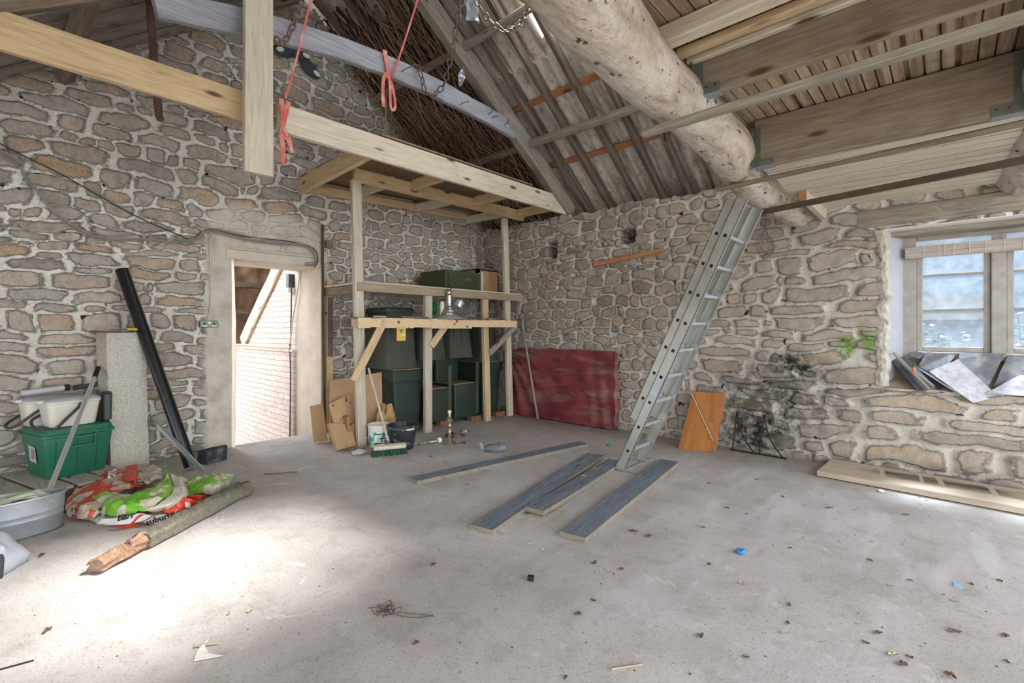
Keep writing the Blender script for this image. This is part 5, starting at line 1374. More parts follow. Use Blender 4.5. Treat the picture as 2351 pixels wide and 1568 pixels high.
# plaster rubble at the post foot
r7 = random.Random(12)
for (x, y, s, mt, lab) in ((1.32, -2.93, .055, 'slate_pale', 'pale grey lump of plaster at the foot of the left bench post, largest one'), (1.22, -2.84, .035, 'dust', 'brown clod at the foot of the left bench post'), (1.40, -2.80, .035, 'dust', 'flat brown clod between the bench post and the broom head')):
    mb = MB(); mb.lathe([(s*.6, 0), (s, s*.3), (s*.8, s*.75), (s*.2, s)], (0, 0, 0), 9); mb.v = [(v[0]*(1+.5*nz(v[0]*40, v[1]*40, s*9))+x, v[1]*1.4*(1+.5*nz(v[1]*40, v[2]*40, s*5))+y, v[2]) for v in mb.v]
    o = mb.build('plaster_lump', M[mt]); tag(o, lab, 'lump')
mb = MB()
for k in range(16):
    x, y = 1.22+r7.uniform(-.09, .09), -2.90+r7.uniform(-.10, .10); an = r7.random()*6.28; l = r7.uniform(.03, .09)
    mb.tube([(x, y, .006+.01*r7.random()), (x+l*math.cos(an), y+l*math.sin(an), .008+.05*r7.random())], .003, 4)
o = mb.build('floor_sweepings', M['twig']); tag(o, 'heap of dry stalks swept to the foot of the left bench post', 'sweepings', kind='stuff')
# candlestick lamp and lamp pieces
c = (1.665, -1.995, 0)
e = empty('candlestick_lamp', c, 'brass candlestick lamp standing on the floor before the bench', 'lamp')
MB().lathe([(.075, 0), (.078, .012), (.066, .022), (.055, .03), (.03, .05), (.016, .075), (.02, .10), (.026, .135), (.02, .16), (.014, .175), (.024, .195), (.026, .21), (.014, .235), (.018, .24), (.034, .258), (.036, .272), (.02, .29), (.016, .298), (.032, .302), (.018, .308), (.0155, .345)], c, 28).build('stem', M['brass'], e, smooth=True)
MB().lathe([(.0155, .345), (.021, .346), (.021, .378), (.017, .379)], c, 18).build('lamp_socket', M['whitepaint'], e, smooth=True)
MB().tube(smooth_path([(1.74, -2.0, .02), (1.78, -1.9, .012), (1.74, -1.82, .006), (1.72, -1.87, .005), (1.80, -1.88, .005)], 6), .003, 6).build('flex', M['cable_dark'], e)
e = empty('brass_sconce', (1.45, -1.72, .04), 'brass wall lamp arm with a round rose, lying to the right of the candlestick', 'lamp part')
m = frame_m((1.56, -2.02, .045), (1.50, -1.60, .055))
MB().lathe([(.010, 0), (.007, .05), (.007, .34), (.016, .345), (.02, .36), (.05, .372), (.055, .378), (.05, .384), (.012, .388)], n=20, m=m @ Matrix.Rotation(R(90), 4, 'Y')).build('arm', M['brass'], e, smooth=True)
MB().tube([(1.495, -1.60, .05), (1.48, -1.47, .045)], .003, 6).build('threaded_rod', M['iron'], e)
e = empty('brass_sconce', (1.50, -2.25, .03), 'brass lamp arm with bulbous joints, lying to the left of the candlestick', 'lamp part')
m = frame_m((1.42, -2.43, .022), (1.56, -2.06, .03))
MB().lathe([(.011, 0), (.005, .01), (.005, .15), (.012, .155), (.022, .165), (.022, .18), (.01, .2), (.007, .23), (.014, .245), (.007, .26), (.018, .28), (.024, .31), (.016, .34), (.022, .37), (.01, .39)], n=16, m=m @ Matrix.Rotation(R(90), 4, 'Y')).build('arm', M['brass'], e, smooth=True)
MB().tube(smooth_path([(1.44, -2.42, .004), (1.52, -2.33, .004), (1.56, -2.24, .004), (1.6, -2.16, .01)], 5), .003, 6).build('flex', M['cable'], e)
o = MB().lathe([(.012, 0), (.032, .012), (.036, .04), (.02, .062), (.012, .064)], (1.545, -2.045, 0), 18).build('lamp_holder', M['whitepaint'], smooth=True); tag(o, 'white porcelain lamp holder lying just behind the brass candlestick', 'lamp part')
o = MB().rbox([(.04, .06, 0), (.05, .065, .02), (.03, .05, .055)], rad=.02, m=rot_at(1.42, -1.78, 0, 30)).build('rag', m_flat('dark rag', '35342c', .95), smooth=True); tag(o, 'dark crumpled rag behind the fallen lamp arm', 'rag')
mb = MB(); mb.lathe([(.02, -.11), (.055, -.07), (.06, 0), (.07, .05), (.045, .10), (.01, .115)], (0, 0, 0), 14, m=Matrix.Translation((2.28, -1.88, .045)) @ Matrix.Rotation(R(52), 4, 'Z') @ Matrix.Rotation(R(90), 4, 'Y'))
mb.v = [(v[0]+.018*nz(v[0]*22, v[1]*22, 1), v[1]+.018*nz(v[1]*22, v[2]*22, 2), max(.002, v[2]*.8+.02*nz(v[0]*22, v[2]*22, 3))) for v in mb.v]
mb.hexa([(2.16, -1.99, .02), (2.19, -1.97, .02), (2.20, -1.95, .02), (2.17, -1.97, .02), (2.15, -2.0, .10), (2.16, -1.99, .10), (2.17, -1.98, .09), (2.16, -1.99, .09)])
o = mb.build('metal_scrap', M['soapstone'], smooth=True); tag(o, 'crumpled grey metal scrap on the floor between the candlestick and the planks', 'scrap')
# loose planks
def plank(p, q, w, th, z, lab, mat='plank', bend=None):
    e = empty('floor_plank', ((p[0]+q[0])/2, (p[1]+q[1])/2, 0), lab, 'plank')
    a = Vector((p[0], p[1], z)); b = Vector((q[0], q[1], z))
    m = frame_m(a, b); L = (b-a).length; n = max(8, int(L/.08)); rs = []; s = rnd.random()*30
    for i in range(n+1):
        x = L*i/n; ring = []
        for (yy, zz) in ((-w/2, -th/2), (w/2, -th/2), (w/2, th/2-.001), (-w/2, th/2-.001)):
            ring.append(m @ Vector((x+.01*nz(yy*40, s, i)*(i in (0, n)), yy+.004*nz(x*3+s, yy*5, 1), zz+(bend(i/n) if bend else 0))))
        rs.append(ring)
    MB().rings(rs).build('plank_body', M['plankside'], e, m=None)
    mb = MB(); w2 = w/2-.004
    rs = [[m @ Vector((.006+(L-.012)*i/n, yy+.004*nz((L*i/n)*3+s, yy*5, 1), th/2+.0006+(bend(i/n) if bend else 0))) for yy in (-w2, w2)] for i in range(n+1)]
    mi = m.inverted(); rs = [[mi @ v for v in r] for r in rs]
    mb.rings(rs, closed=False, cap=False); mb.build('worn_top', M[mat], e, m=m)
    mb = MB()
    for t in (.05, .52, .93):
        for yy in (-w*.28, w*.25): mb.lathe([(.006, 0), (.006, .001)], n=8, m=m @ Matrix.Translation((L*t, yy, th/2+.0008+(bend(t) if bend else 0))))
    mb.build('nail_hole', M['black'], e)
    return e
plank((2.485, -3.085), (2.82, -1.03), .145, .032, .016, 'long blue grey plank lying alone nearest the workbench')
plank((3.62, -3.38), (3.195, -1.365), .175, .034, .017, 'blue grey plank with saw marks, left one of the pair beside the ladder foot')
pp = plank((3.695, -2.94), (3.455, -1.42), .155, .034, .030, 'split blue grey plank, its rear end against the ladder foot', bend=lambda t: -.012+.014*(1-t)**3)
MB().hexa([(3.66, -2.99, .001), (3.78, -2.95, .001), (3.77, -2.80, .001), (3.72, -2.80, .001), (3.66, -2.99, .014), (3.78, -2.95, .012), (3.77, -2.78, .014), (3.72, -2.78, .014)]).build('split_corner', M['plankside'], pp)
plank((4.118, -3.08), (3.845, -1.085), .175, .036, .018, 'wide blue grey plank lying furthest right, past the ladder foot')
# crack joint between slab bays
o = MB().bx(3.62, 3.90, -1.60, -1.585, .0002, .0012).bx(3.60, 3.62, -1.62, -1.0, .0002, .0012).build('trim_5', M['dust']); o['kind'] = 'structure'
# board by the long wall
m = Matrix.Translation((5.05, -.29, .035)) @ Matrix.Rotation(R(-3.2), 4, 'Z')
m = frame_m((4.985, -.29, .03), (6.9, -.375, .03))
o = MB().bx(0, 1.95, -.30, .25, -.022, .022).build('wide_board', M['overspray'], m=m, bevel=.003); tag(o, 'wide board marked with black overspray, lying along the long wall under the window', 'board')
# aluminium ladder
def lad():
    e = empty('extension_ladder', (3.6, -1.4, 0), 'double aluminium ladder leaning against the round log beam', 'ladder')
    a = Vector((3.60, 0, 0)); b = Vector((4.66, 0, 2.30)); d = (b-a).normalized(); n = Vector((-d.z, 0, d.x)); L = (b-a).length
    def stile(y, t0, t1, off, name):
        m = frame_m(a+d*t0+n*off+Vector((0, y, 0)), a+d*t1+n*off+Vector((0, y, 0)), n)
        s = 1 if y < -1.4 else -1; l = t1-t0
        # channel section opening inward
        mb = MB().bx(0, l, -.014, -.010, -.042, .042) if s > 0 else MB().bx(0, l, .010, .014, -.042, .042)
        mb.bx(0, l, -.014, .014, -.042, -.038).bx(0, l, -.014, .014, .038, .042)
        return mb.build(name, M['alu'], e, m=m), m, s, l
    rs = []
    def section(ya, yb, t0, t1, off, first, cnt):
        st = [stile(ya, t0, t1, off, 'stile'), stile(yb, t0, t1, off, 'stile')]
        for k in range(cnt):
            t = first+.252*k
            c = a+d*t+n*off
            m = frame_m(c+Vector((0, ya-.002, 0)), c+Vector((0, yb+.002, 0)), (0, 0, 1))
            MB().bx(0, abs(yb-ya)+.004, -.014, .014, -.013, .013).build('rung', M['alu_bright'], e, m=m, bevel=.003)
            o, ms, s, l = st[0]
            q = MB().bx(t-t0-.013, t-t0+.013, -.0155, -.0138, -.013, .013); q.build('rung_socket', M['black'], o, m=ms, bevel=.002)
        return st
    s0 = section(-1.605, -1.20, 0.0, L, 0, .22, 9)
    section(-1.585, -1.225, .50, L-.02, .078, .72, 7)
    o, ms, s, l = s0[0]
    MB().bx(.80, 1.0, -.0155, -.014, -.03, .03).build('sticker', M['white_plastic'], o, m=ms)
    P = [a+d*.92+n*-.05+Vector((0, -1.215, 0)), a+d*.86+n*-.09+Vector((0, -1.22, 0)), a+d*.80+n*-.06+Vector((0, -1.22, 0))]
    MB().tube(P, .007, 6).build('hook', M['galv'], e)
    for y in (-1.605, -1.20):
        m = frame_m(a+Vector((0, y, 0)), a+d*.07+Vector((0, y, 0)), n)
        MB().bx(0, .06, -.017, .017, -.045, .045).build('foot', M['alu'], e, m=m, bevel=.004)
lad()
# wood panels by the wall
def slab(name, P, th, mat, lab):
    a, b, c, d = [Vector(p) for p in P]; x = (d-a).normalized(); n = (b-a).cross(d-a).normalized(); y = n.cross(x)
    m = Matrix((x, y, n)).transposed().to_4x4(); m.translation = a; mi = m.inverted()
    pts = [mi @ p for p in (a, b, c, d)]
    mb = MB().prism([(p.x, p.y) for p in pts], m, -th); mb.v = [tuple(mi @ Vector(v)) for v in mb.v]
    o = mb.build(name, M[mat], m=m, bevel=.0015)
    if lab: tag(o, lab, 'panel')
    return o
o = slab('strip_board', [(3.725, -.36, .0), (4.005, -.30, .0), (4.045, -.13, .60), (3.70, -.19, .60)], .018, 'parquet', 'rectangular strip wood panel leaning on the long wall right of the ladder')
a3, b3, c3 = Vector((3.668, -.47, .0)), Vector((3.995, -.40, .005)), Vector((3.72, -.222, .565))
n3 = (b3-a3).cross(c3-a3).normalized(); 
P4 = [a3, b3, Vector((4.0, -.365, .12)), c3]
o = slab('strip_board_offcut', [tuple(p) for p in P4], .016, 'parquet', 'cut-off corner of strip wood panel leaning in front of the rectangular one')
o['category'] = 'panel'
MB().tube([P4[2]+Vector((.0, -.004, .003)), P4[3]+Vector((0, -.004, .003))], .0035, 6).build('pale_edge', M['pine_pale'], o)
# bent iron brackets
for (x, lab) in ((4.135, 'black bent iron bracket against the sooty wall, left one of the two'), (4.40, 'black bent iron bracket against the sooty wall, right one of the two')):
    mb = MB(); y = -.12
    mb.tube([(x-.02, y, .006), (x+.01, y+.04, .36), (x+.03, y+.045, .40)], .007, 6)
    mb.tube(smooth_path([(x+.02, y+.04, .37), (x+.05, y+.03, .24), (x+.11, y, .12), (x+.21, y-.03, .006)], 6), .007, 6)
    mb.tube([(x-.04, y-.02, .008), (x+.24, y-.035, .008)], .009, 6)
    o = mb.build('iron_bracket', M['blackiron'], smooth=True); tag(o, lab, 'bracket')
    MB().lathe([(.012, -.02), (.018, 0), (.012, .02)], (x+.02, y+.04, .39), 10).build('ring_end', M['blackiron'], o)
# red tarpaulin draped over a leaning board
def tarp(u, v):
    x = .90+1.78*u; z = .995*(1-v)
    fold = 0.0
    # folds fanning out of the upper left corner
    an = math.atan2((1-z), (x-.80)+.02); rr = math.hypot(1-z, x-.80)
    fold += .03*math.sin(an*22)*min(1, rr*1.3)*max(0, 1-u*1.15)
    fold += .020*math.sin((x-2.68)*34+z*5)*max(0, (u-.72)/.28)*(.3+v)
    fold += .012*nz(x*5, z*5, 2)+.006*nz(x*14, z*14, 5)
    y = -.075-.06*v-.02*math.sin(u*3)+fold*-.8
    z2 = z+.02*math.sin(u*2.5)+(.02*nz(x*4, 1, 2))-.07*max(0, .35-u)*(v > .8)*0
    if v > .9: z2 = max(.006, z2-.0+.02*nz(x*9, 3, 3)); 
    return (x+.03*v*(u-.5)-.0, min(y, -.078), max(.005, z2))
mb = MB().grid(tarp, 110, 60)
mb.grid(lambda u, v: (2.68+.03*v+.012*math.sin(v*20)+.05*math.sin(u*3.1)*(.4+.4*math.sin(v*4)), -.06-.06*(1-u)-.05*v*(1-u)+.0, max(.06, .985*(1-v)+.02*nz(u*3, v*6))), 12, 40)
o = mb.build('tarpaulin', M['tarp'], smooth='all'); tag(o, 'dusty red tarpaulin draped over a board against the long wall', 'tarpaulin'); o.data.flip_normals()
o = MB().bx(.92, 2.66, -.072, -.058, .0, .97).build('backing_board', M['darkwood']); tag(o, 'dark board standing behind the red tarpaulin', 'board')
o = MB().tube([(1.495, -.215, .012), (1.07, -.075, 1.41)], .016, 8).build('grey_stick', M['greywood'], smooth=True); tag(o, 'thin grey stick leaning on the wall in front of the red tarpaulin', 'stick')
# sliver of timber built in the wall, wire coil
o = beam('wall_batten', (2.325, -.03, 2.165), (3.30, -.03, 2.245), .05, .055, M['orangewood'], wob=.004); tag(o, 'brown batten let into the long wall below the square putlog hole', 'batten')
mb = MB(); r8 = random.Random(2)
for k in range(7):
    a = r8.uniform(-.03, .03)
    mb.tube(smooth_path([(4.42, -.05, 2.44), (4.40+a*.4, -.07, 2.28), (4.385+a-.03, -.05, 2.16), (4.43+a, -.06, 2.055), (4.48+a, -.06, 2.15), (4.43+a*.4, -.07, 2.30), (4.425, -.06, 2.44)], 6), .0018, 4)
mb.tube(smooth_path([(4.35, -.05, 1.94), (4.26, -.06, 1.80), (4.17, -.05, 1.66), (4.2, -.05, 1.58), (4.27, -.05, 1.55)], 6), .002, 4)
o = mb.build('wire_coil', M['galv_dark']); tag(o, 'coil of thin dark wire hanging on the wall below the round log beam', 'wire')
# cables, socket and posts round the doorway
CB = [[(.06, -6.5, 3.25), (.05, -5.444, 2.738), (.05, -5.293, 2.575), (.05, -5.078, 2.28), (.05, -4.814, 2.144), (.05, -4.492, 2.177), (.05, -4.244, 2.181), (.05, -4.055, 2.238), (.06, -3.936, 2.338), (.065, -3.598, 2.302), (.065, -3.224, 2.293), (.065, -2.97, 2.316), (.065, -2.837, 2.264), (.065, -2.799, 2.107), (.06, -2.918, 2.079)],
      [(.06, -6.4, 3.3), (.05, -5.444, 2.828), (.05, -5.078, 2.664), (.05, -4.592, 2.405), (.05, -4.244, 2.269), (.055, -4.094, 2.233), (.06, -3.94, 2.345), (.065, -3.6, 2.325), (.065, -3.1, 2.335), (.06, -2.82, 2.29), (.06, -2.76, 2.15), (.05, -2.80, 2.06)]]
for pts, lab, mt, rr in ((CB[0], 'bundle of slack grey cables sagging across the gable and over the doorway', 'cable', .009), (CB[1], 'single thin dark cable running straight down the gable to the doorway', 'cable_dark', .006)):
    mb = MB().tube(smooth_path(pts, 8), rr, 6)
    if mt == 'cable':
        mb.tube([p+Vector((.008, .0, .022+.012*math.sin(i*.2))) for i, p in enumerate(smooth_path(pts, 8))], .006, 6)
        mb.tube([p+Vector((.01, .015*math.sin(i*.15), -.016)) for i, p in enumerate(smooth_path(pts, 8))], .005, 6)
    o = mb.build('cable', M[mt], smooth='all'); tag(o, lab, 'cable')
o = MB().tube(smooth_path([(.045, -3.66, 2.325), (.045, -3.84, 2.31), (.045, -3.918, 2.26), (.045, -3.92, 2.0), (.045, -3.922, 1.74), (.045, -3.93, 1.5), (.04, -3.95, 1.385)], 6), .006, 6).build('cable', M['cable_pale'], smooth='all'); tag(o, 'pale cable dropping beside the doorway to the double socket', 'cable')
e = empty('double_socket', (.03, -3.94, 1.35), 'green grey metal double socket on the wall left of the doorway', 'socket')
MB().bx(.025, .075, -4.025, -3.855, 1.315, 1.385).build('box', M['socket'], e, bevel=.006)
mb = MB()
for y in (-3.985, -3.895): mb.bx(.0752, .079, y-.022, y+.022, 1.322, 1.338)
mb.bx(.0752, .078, -3.955, -3.925, 1.352, 1.378); mb.build('rocker_switch', M['caddy'], e)
mb = MB()
for y in (-3.985, -3.895): mb.lathe([(.011, 0), (.011, .003)], n=12, m=Matrix.Translation((.075, y, 1.353)) @ Matrix.Rotation(R(90), 4, 'Y'))
mb.build('screw', M['black'], e)
o = MB().tube([(.06, -2.70, 2.60), (.055, -2.69, 1.2), (.06, -2.675, .0)], .016, 8).build('conduit', M['iron'], smooth=True); tag(o, 'thin brown conduit running down the wall just right of the doorway', 'conduit')
o = MB().bx(.03, .09, -2.655, -2.575, .0, 1.90).build('upright_board', M['pine']); tag(o, 'upright board fixed to the wall right of the doorway, darker in its upper part', 'board')
MB().bx(.091, .094, -2.65, -2.58, .95, 1.70).build('dark_strip', M['darkwood'], o)  # darker strip on the upper part of the board
o = MB().bx(.02, .075, -2.655, -2.57, 2.32, 2.42).build('wood_plug', M['oldwood'], bevel=.005); tag(o, 'small square wood plug in the wall right of the doorway head', 'plug')
o = MB().tube(smooth_path([(-.60, -2.78, 2.08), (-.5, -2.74, 2.18), (-.52, -2.745, 1.9), (-.62, -2.77, 1.5), (-.66, -2.80, 1.10)], 6), .010, 6).build('cable', M['cable_pale'], smooth='all'); tag(o, 'pale cable hanging inside the doorway down the brick wall', 'cable')
o = MB().tube(smooth_path([(-.66, -2.78, 1.9), (-.67, -2.785, 1.3), (-.70, -2.785, 1.02), (-.68, -2.785, .7), (-.70, -2.785, -.1), (-.72, -2.785, -.5)], 5), .009, 6).build('cable', M['cable_dark'], smooth='all'); tag(o, 'dark cable running down the white brick inside the doorway', 'cable')
o = MB().tube(smooth_path([(-.68, -2.79, 1.05), (-1.2, -2.80, 1.05), (-1.8, -2.795, 1.05), (-2.5, -2.80, 1.05), (-3.0, -2.80, 1.03)], 5), .014, 6).build('cable', M['cable_pale'], smooth='all'); tag(o, 'thick pale cable lying along the brick ledge inside the doorway', 'cable')
o = MB().bx(-.80, -.70, -2.80, -2.72, 1.86, 2.04).build('fuse_box', M['darkplastic'], bevel=.01); tag(o, 'dark fuse box on the upper brick wall inside the doorway', 'fuse box')
MB().bx(-.80, -.69, -2.81, -2.72, 1.79, 1.855).build('box_base', M['whitepaint'], o)
o = beam('passage_beam', (-3.05, -3.3, 2.04), (-3.05, -1.3, 2.06), .12, .09, M['darkwood'], wob=.01); tag(o, 'upper dark beam in the passage seen through the doorway', 'beam')
o = beam('passage_beam', (-3.05, -3.3, 1.58), (-3.05, -1.3, 1.57), .12, .09, M['darkwood'], wob=.01); tag(o, 'lower dark beam in the passage seen through the doorway', 'beam')
o = beam('diagonal_brace', (-2.62, -2.745, 1.08), (-1.02, -2.745, 2.33), .035, .22, M['pine_pale'], wob=.012); tag(o, 'pale broken diagonal plank in the passage seen through the doorway', 'plank')
M['crumbled'] = m_flat('crumbling lime render', 'b9b3a7', .95, 0, .18, 18, bump=.7, dirt=.45, dcol='8d8272')
# ------------------------------------------------------------------ window
def revL(u, v):
    y = .0+.38*u; z = .74+1.5*v
    return (5.372+.155*u**.8+.02*nz(y*5, z*5, 1)*(1-u)+.03*(1-u)*nz(3, z*11, 7), y+.012, z)
o = MB().grid(revL, 14, 60).build('trim_6', M['reveal'], smooth='all'); o['kind'] = 'structure'; o.data.flip_normals()
def crumb_edge(u, v):
    z = .78+1.42*v; w = .5+.5*nz(1, z*6, 2)
    x = 5.34+.03*nz(2, z*13, 5)-.03*nz(2, z*4, 9)+(.085+.02*w)*u
    b = math.sin(math.pi*min(1, u*1.0))**.5
    return (x, -.012-.022*b*(.6+.5*w)-.008*nz(x*30, z*18, 1)-.008*nz(x*45, z*50, 4)+.06*max(0, u-.8)*5, z)
o = MB().grid(crumb_edge, 14, 120).build('trim_10', M['crumbled'], smooth='all'); o['kind'] = 'structure'; o.data.flip_normals()
o = MB().grid(lambda u, v: (6.95-.1*u, -.02+.38*u, .62+1.62*v), 6, 20).build('trim_7', M['reveal'], smooth='all'); o['kind'] = 'structure'
o = MB().grid(lambda u, v: (5.2+1.9*u, -.03+.40*v, .74+.30*v**1.4+.03*nz(u*14, v*5, 1)), 60, 12).build('trim_8', M['stone_long'] if False else M['dust'], smooth='all'); o['kind'] = 'structure'
o = MB().bx(5.2, 7.2, -.005, .36, 2.20, 2.24).build('trim_9', M['whitepaint'], bevel=.01); o['kind'] = 'structure'
o = beam('window_lintel', (5.20, .045, 2.315), (7.3, .045, 2.33), .16, .165, M['greywood'], wob=.008, ch=.012); tag(o, 'long grey timber lintel built into the wall above the window', 'lintel')
o = beam('window_lintel', (5.3, .24, 2.185), (7.2, .24, 2.19), .2, .07, M['greywood'], wob=.004); tag(o, 'inner grey timber board under the lintel, just above the blind', 'lintel')
we = empty('window_1', (6.14, .37, 1.1), None, None); we['kind'] = 'structure'
fw = M['frame_paint']; Y0, Y1 = .34, .42
def fbx(n, x0, x1, z0, z1, y0=Y0, y1=Y1, mat=None): return MB().bx(x0, x1, y0, y1, z0, z1).build(n, mat or fw, we, bevel=.006)
fbx('frame_jamb', 5.50, 5.605, 1.02, 2.2); fbx('frame_jamb', 6.70, 6.80, 1.02, 2.2); fbx('frame_sill', 5.606, 6.699, 1.02, 1.085, .31, .44); fbx('frame_head', 5.606, 6.699, 2.12, 2.2, .345, .415)
fbx('mullion', 6.10, 6.19, 1.086, 2.119, .32)
def casement(x0, x1):
    s = .045
    fbx('casement_stile', x0, x0+s, 1.09, 2.06, .355, .405); fbx('casement_stile', x1-s, x1, 1.09, 2.06, .355, .405)
    fbx('casement_rail', x0+s, x1-s, 1.09, 1.135, .358, .402); fbx('casement_rail', x0+s, x1-s, 2.0, 2.06, .358, .402)
    for z in (1.475, 1.795): fbx('glazing_bar', x0+s, x1-s, z-.010, z+.010, .362, .398)
    for (z0, z1) in ((1.135, 1.465), (1.485, 1.785), (1.805, 2.0)):
        MB().bx(x0+s, x1-s, .378, .381, z0, z1).build('pane', M['glass'], we)
casement(5.607, 6.098); casement(6.192, 6.698)
# slatted blind rolled up under the head
e = empty('slatted_blind', (6.1, .30, 2.0), 'rolled-up wooden slat blind hung across the top of the window', 'blind')
MB().tube([(5.53, .285, 1.985), (6.85, .285, 1.99)], .034, 12).build('roll', M['blind'], e, smooth=True)
beam('slat_edge', (5.53, .26, 2.03), (6.85, .26, 2.035), .01, .05, M['blind'], e)
mb = MB()
for x in (5.66, 5.76, 5.80, 5.86, 5.96, 6.06, 6.17, 6.28, 6.42, 6.56): mb.tube([(x, .25, 2.10), (x+.002, .246, 2.0), (x, .252, 1.955)], .0018, 4)
mb.build('cord', M['caddy'], e)
# roof slates dumped on the sill
def slate(P, mat, lab, th=.008):
    a, b, c, d = [Vector(p) for p in P]; n = (b-a).cross(d-a).normalized()*th
    pts = []
    for (p, q) in ((a, b), (b, c), (c, d), (d, a)):
        for k in range(5): pts.append(p.lerp(q, k/5)+Vector((.006*nz(p.x*30+k*2.2, q.z*9, 1), 0, .006*nz(q.x*30+k*2.2, p.z*9, 2))))
    mb = MB().rings([pts, [p+n for p in pts]]); o = mb.build('roof_slate', M[mat]); return tag(o, lab, 'slate', 'roof slates on the window sill')
slate([(5.70, .02, .925), (5.975, -.07, .69), (6.12, .0, .755), (5.885, .14, 1.035)], 'slate_pale', 'pale speckled roof slate lying on top at the front of the window sill')
slate([(5.60, .20, .90), (5.80, .16, .93), (5.87, .29, 1.06), (5.68, .30, 1.085)], 'slate', 'grey roof slate propped on the window sill behind the pale one, left side')
slate([(5.87, .15, .93), (6.06, .05, .80), (6.17, .24, 1.085), (5.90, .30, 1.09)], 'slate', 'large dusty slate leaning below the window mullion')
slate([(5.50, .24, 1.03), (5.535, .26, 1.03), (5.93, .03, .72), (5.90, .0, .735)], 'slate_dark', 'dark roof slate on edge along the left of the window sill', .014)
slate([(5.44, .14, 1.0), (5.52, .24, 1.05), (5.87, .08, .76), (5.62, -.01, .765)], 'slate_dark', 'dark slate lying at the left end of the sill under the sticks')
slate([(6.05, -.02, .77), (6.5, -.04, .775), (6.7, .16, .93), (6.25, .14, .92)], 'slate_pale', 'bright sunlit slate at the right end of the sill')
slate([(6.1, .10, .82), (6.6, .05, .83), (6.75, .28, 1.06), (6.2, .30, 1.07)], 'slate', 'grey slate leaning under the right-hand casement')
slate([(5.55, .30, 1.05), (5.62, .28, 1.02), (5.69, .30, 1.07), (5.60, .32, 1.085)], 'slate', 'small bluish slate corner against the bottom of the window frame')
for (p, q, lab) in (((5.455, .10, 1.08), (5.70, -.005, .775), 'split grey stick leaning at the left end of the window sill'), ((5.52, .12, .98), (5.73, .02, .80), 'short pale stick on the dark slate at the left of the sill')):
    o = beam('stick', p, q, .02, .025, M['greywood'], wob=.006); tag(o, lab, 'stick')
o = MB().lathe([(.001, 0), (.016, .03), (.012, .06), (.004, .075)], (5.60, .045, .89), 10).build('paper_twist', M['strap']); tag(o, 'small orange and green paper twist on the dark sill slate', 'paper')
MB().lathe([(.006, .07), (.008, .10), (.001, .11)], (5.60, .045, .89), 8).build('green_tip', M['leafgreen'], o)
# cobweb strands
# outside: slate wall, shed and nettles
o = MB().bx(4, 9, 3.1, 3.4, .5, 3.6).build('wall_outside', m_flat('blue grey outside wall', '66717b', .9, 0, .3, 3)); o['kind'] = 'structure'
o = MB().bx(5.3, 6.25, 3.0, 3.1, 1.42, 1.75).build('wall_outside_patch', m_flat('pale outside wall', '75726b', .9, 0, .1, 3)); o['kind'] = 'structure'
rp = random.Random(31)
def nettle(x, y, h, lab):
    e = empty('nettle_plant', (x, y, .62), lab, 'plant', 'weeds outside the window')
    st = MB(); lf = MB()
    for s in range(7):
        ax, ay = x+rp.uniform(-.10, .10), y+rp.uniform(-.06, .06); tx, ty = ax+rp.uniform(-.12, .12), ay+rp.uniform(-.08, .08); hh = h*rp.uniform(.75, 1.05)
        st.tube([(ax, ay, .62), ((ax+tx)/2, (ay+ty)/2, .62+hh*.55), (tx, ty, .62+hh)], .003, 4)
        for k in range(20):
            t = .2+.8*k/19; px, py, pz = ax+(tx-ax)*t, ay+(ty-ay)*t, .62+hh*t
            for q in range(3):
                an = rp.random()*6.28; l = .12*(1.15-t*.6)*rp.uniform(.7, 1.2); w = l*.34; dx, dy = math.cos(an), math.sin(an); dz = rp.uniform(-.2, .45)
                c0 = Vector((px, py, pz)); u = Vector((dx, dy, dz)).normalized(); s_ = Vector((-dy, dx, 0))
                lf.quad(c0, c0+u*l*.45+s_*w, c0+u*l, c0+u*l*.45-s_*w)
    st.build('stems', M['leafgreen'], e); lf.build('leaves', M['leafgreen'], e)
nettle(5.62, .80, .70, 'bright green weed outside, behind the lower left window pane')
nettle(5.83, .95, .62, 'bright green weed outside, in the middle of the lower left window pane')
nettle(6.02, .78, .52, 'low green weed outside, in the right corner of the lower left window pane')
nettle(6.42, .85, .80, 'tall green weed outside, behind the lower pane of the right casement')
nettle(6.62, .92, .60, 'green weed outside, furthest right behind the right casement')
# ------------------------------------------------------------------ litter on the floor
def leaf_mesh(name, seed, s):
    rr = random.Random(seed); n = 11; pts = []
    for k in range(n):
        t = 2*math.pi*k/n; r_ = s*(.55+.45*abs(math.cos(t*1.5)))*rr.uniform(.7, 1.2)
        pts.append(Vector((r_*math.cos(t)*1.25, r_*math.sin(t)*.7, .003+s*rr.uniform(0, .45))))
    c = Vector((0, 0, .004)); me = bpy.data.meshes.new(name)
    me.from_pydata([tuple(c)]+[tuple(p) for p in pts], [], [(0, 1+k, 1+(k+1) % n) for k in range(n)]); me.update(); return me
DARK = [(4.38,-3.24),(4.85,-2.82),(4.57,-3.55),(4.58,-3.69),(5.13,-2.30),(5.50,-2.17),(5.68,-2.29),(5.91,-2.13),(6.02,-1.99),(5.27,-2.96),(5.30,-3.12),(5.05,-3.47),(5.23,-3.48),(5.71,-3.04),(6.00,-2.60),(5.99,-2.82),(5.69,-3.12),(5.83,-3.07),(5.57,-3.05),(4.77,-4.05),(4.34,-2.71),(4.52,-3.20),(5.60,-2.94),(5.84,-2.71),(1.99,-5.30),(2.96,-5.33),(3.73,-3.85),(4.20,-4.31),(4.88,-1.37),(5.19,-1.40),(4.61,-1.04),(4.34,-1.42),(4.78,-1.92),(4.64,-1.90),(4.64,-2.35),(5.60,-1.19),(2.87,-2.82),(4.33,-2.72),(4.44,-2.72),(1.95,-2.48),(2.12,-0.76)]
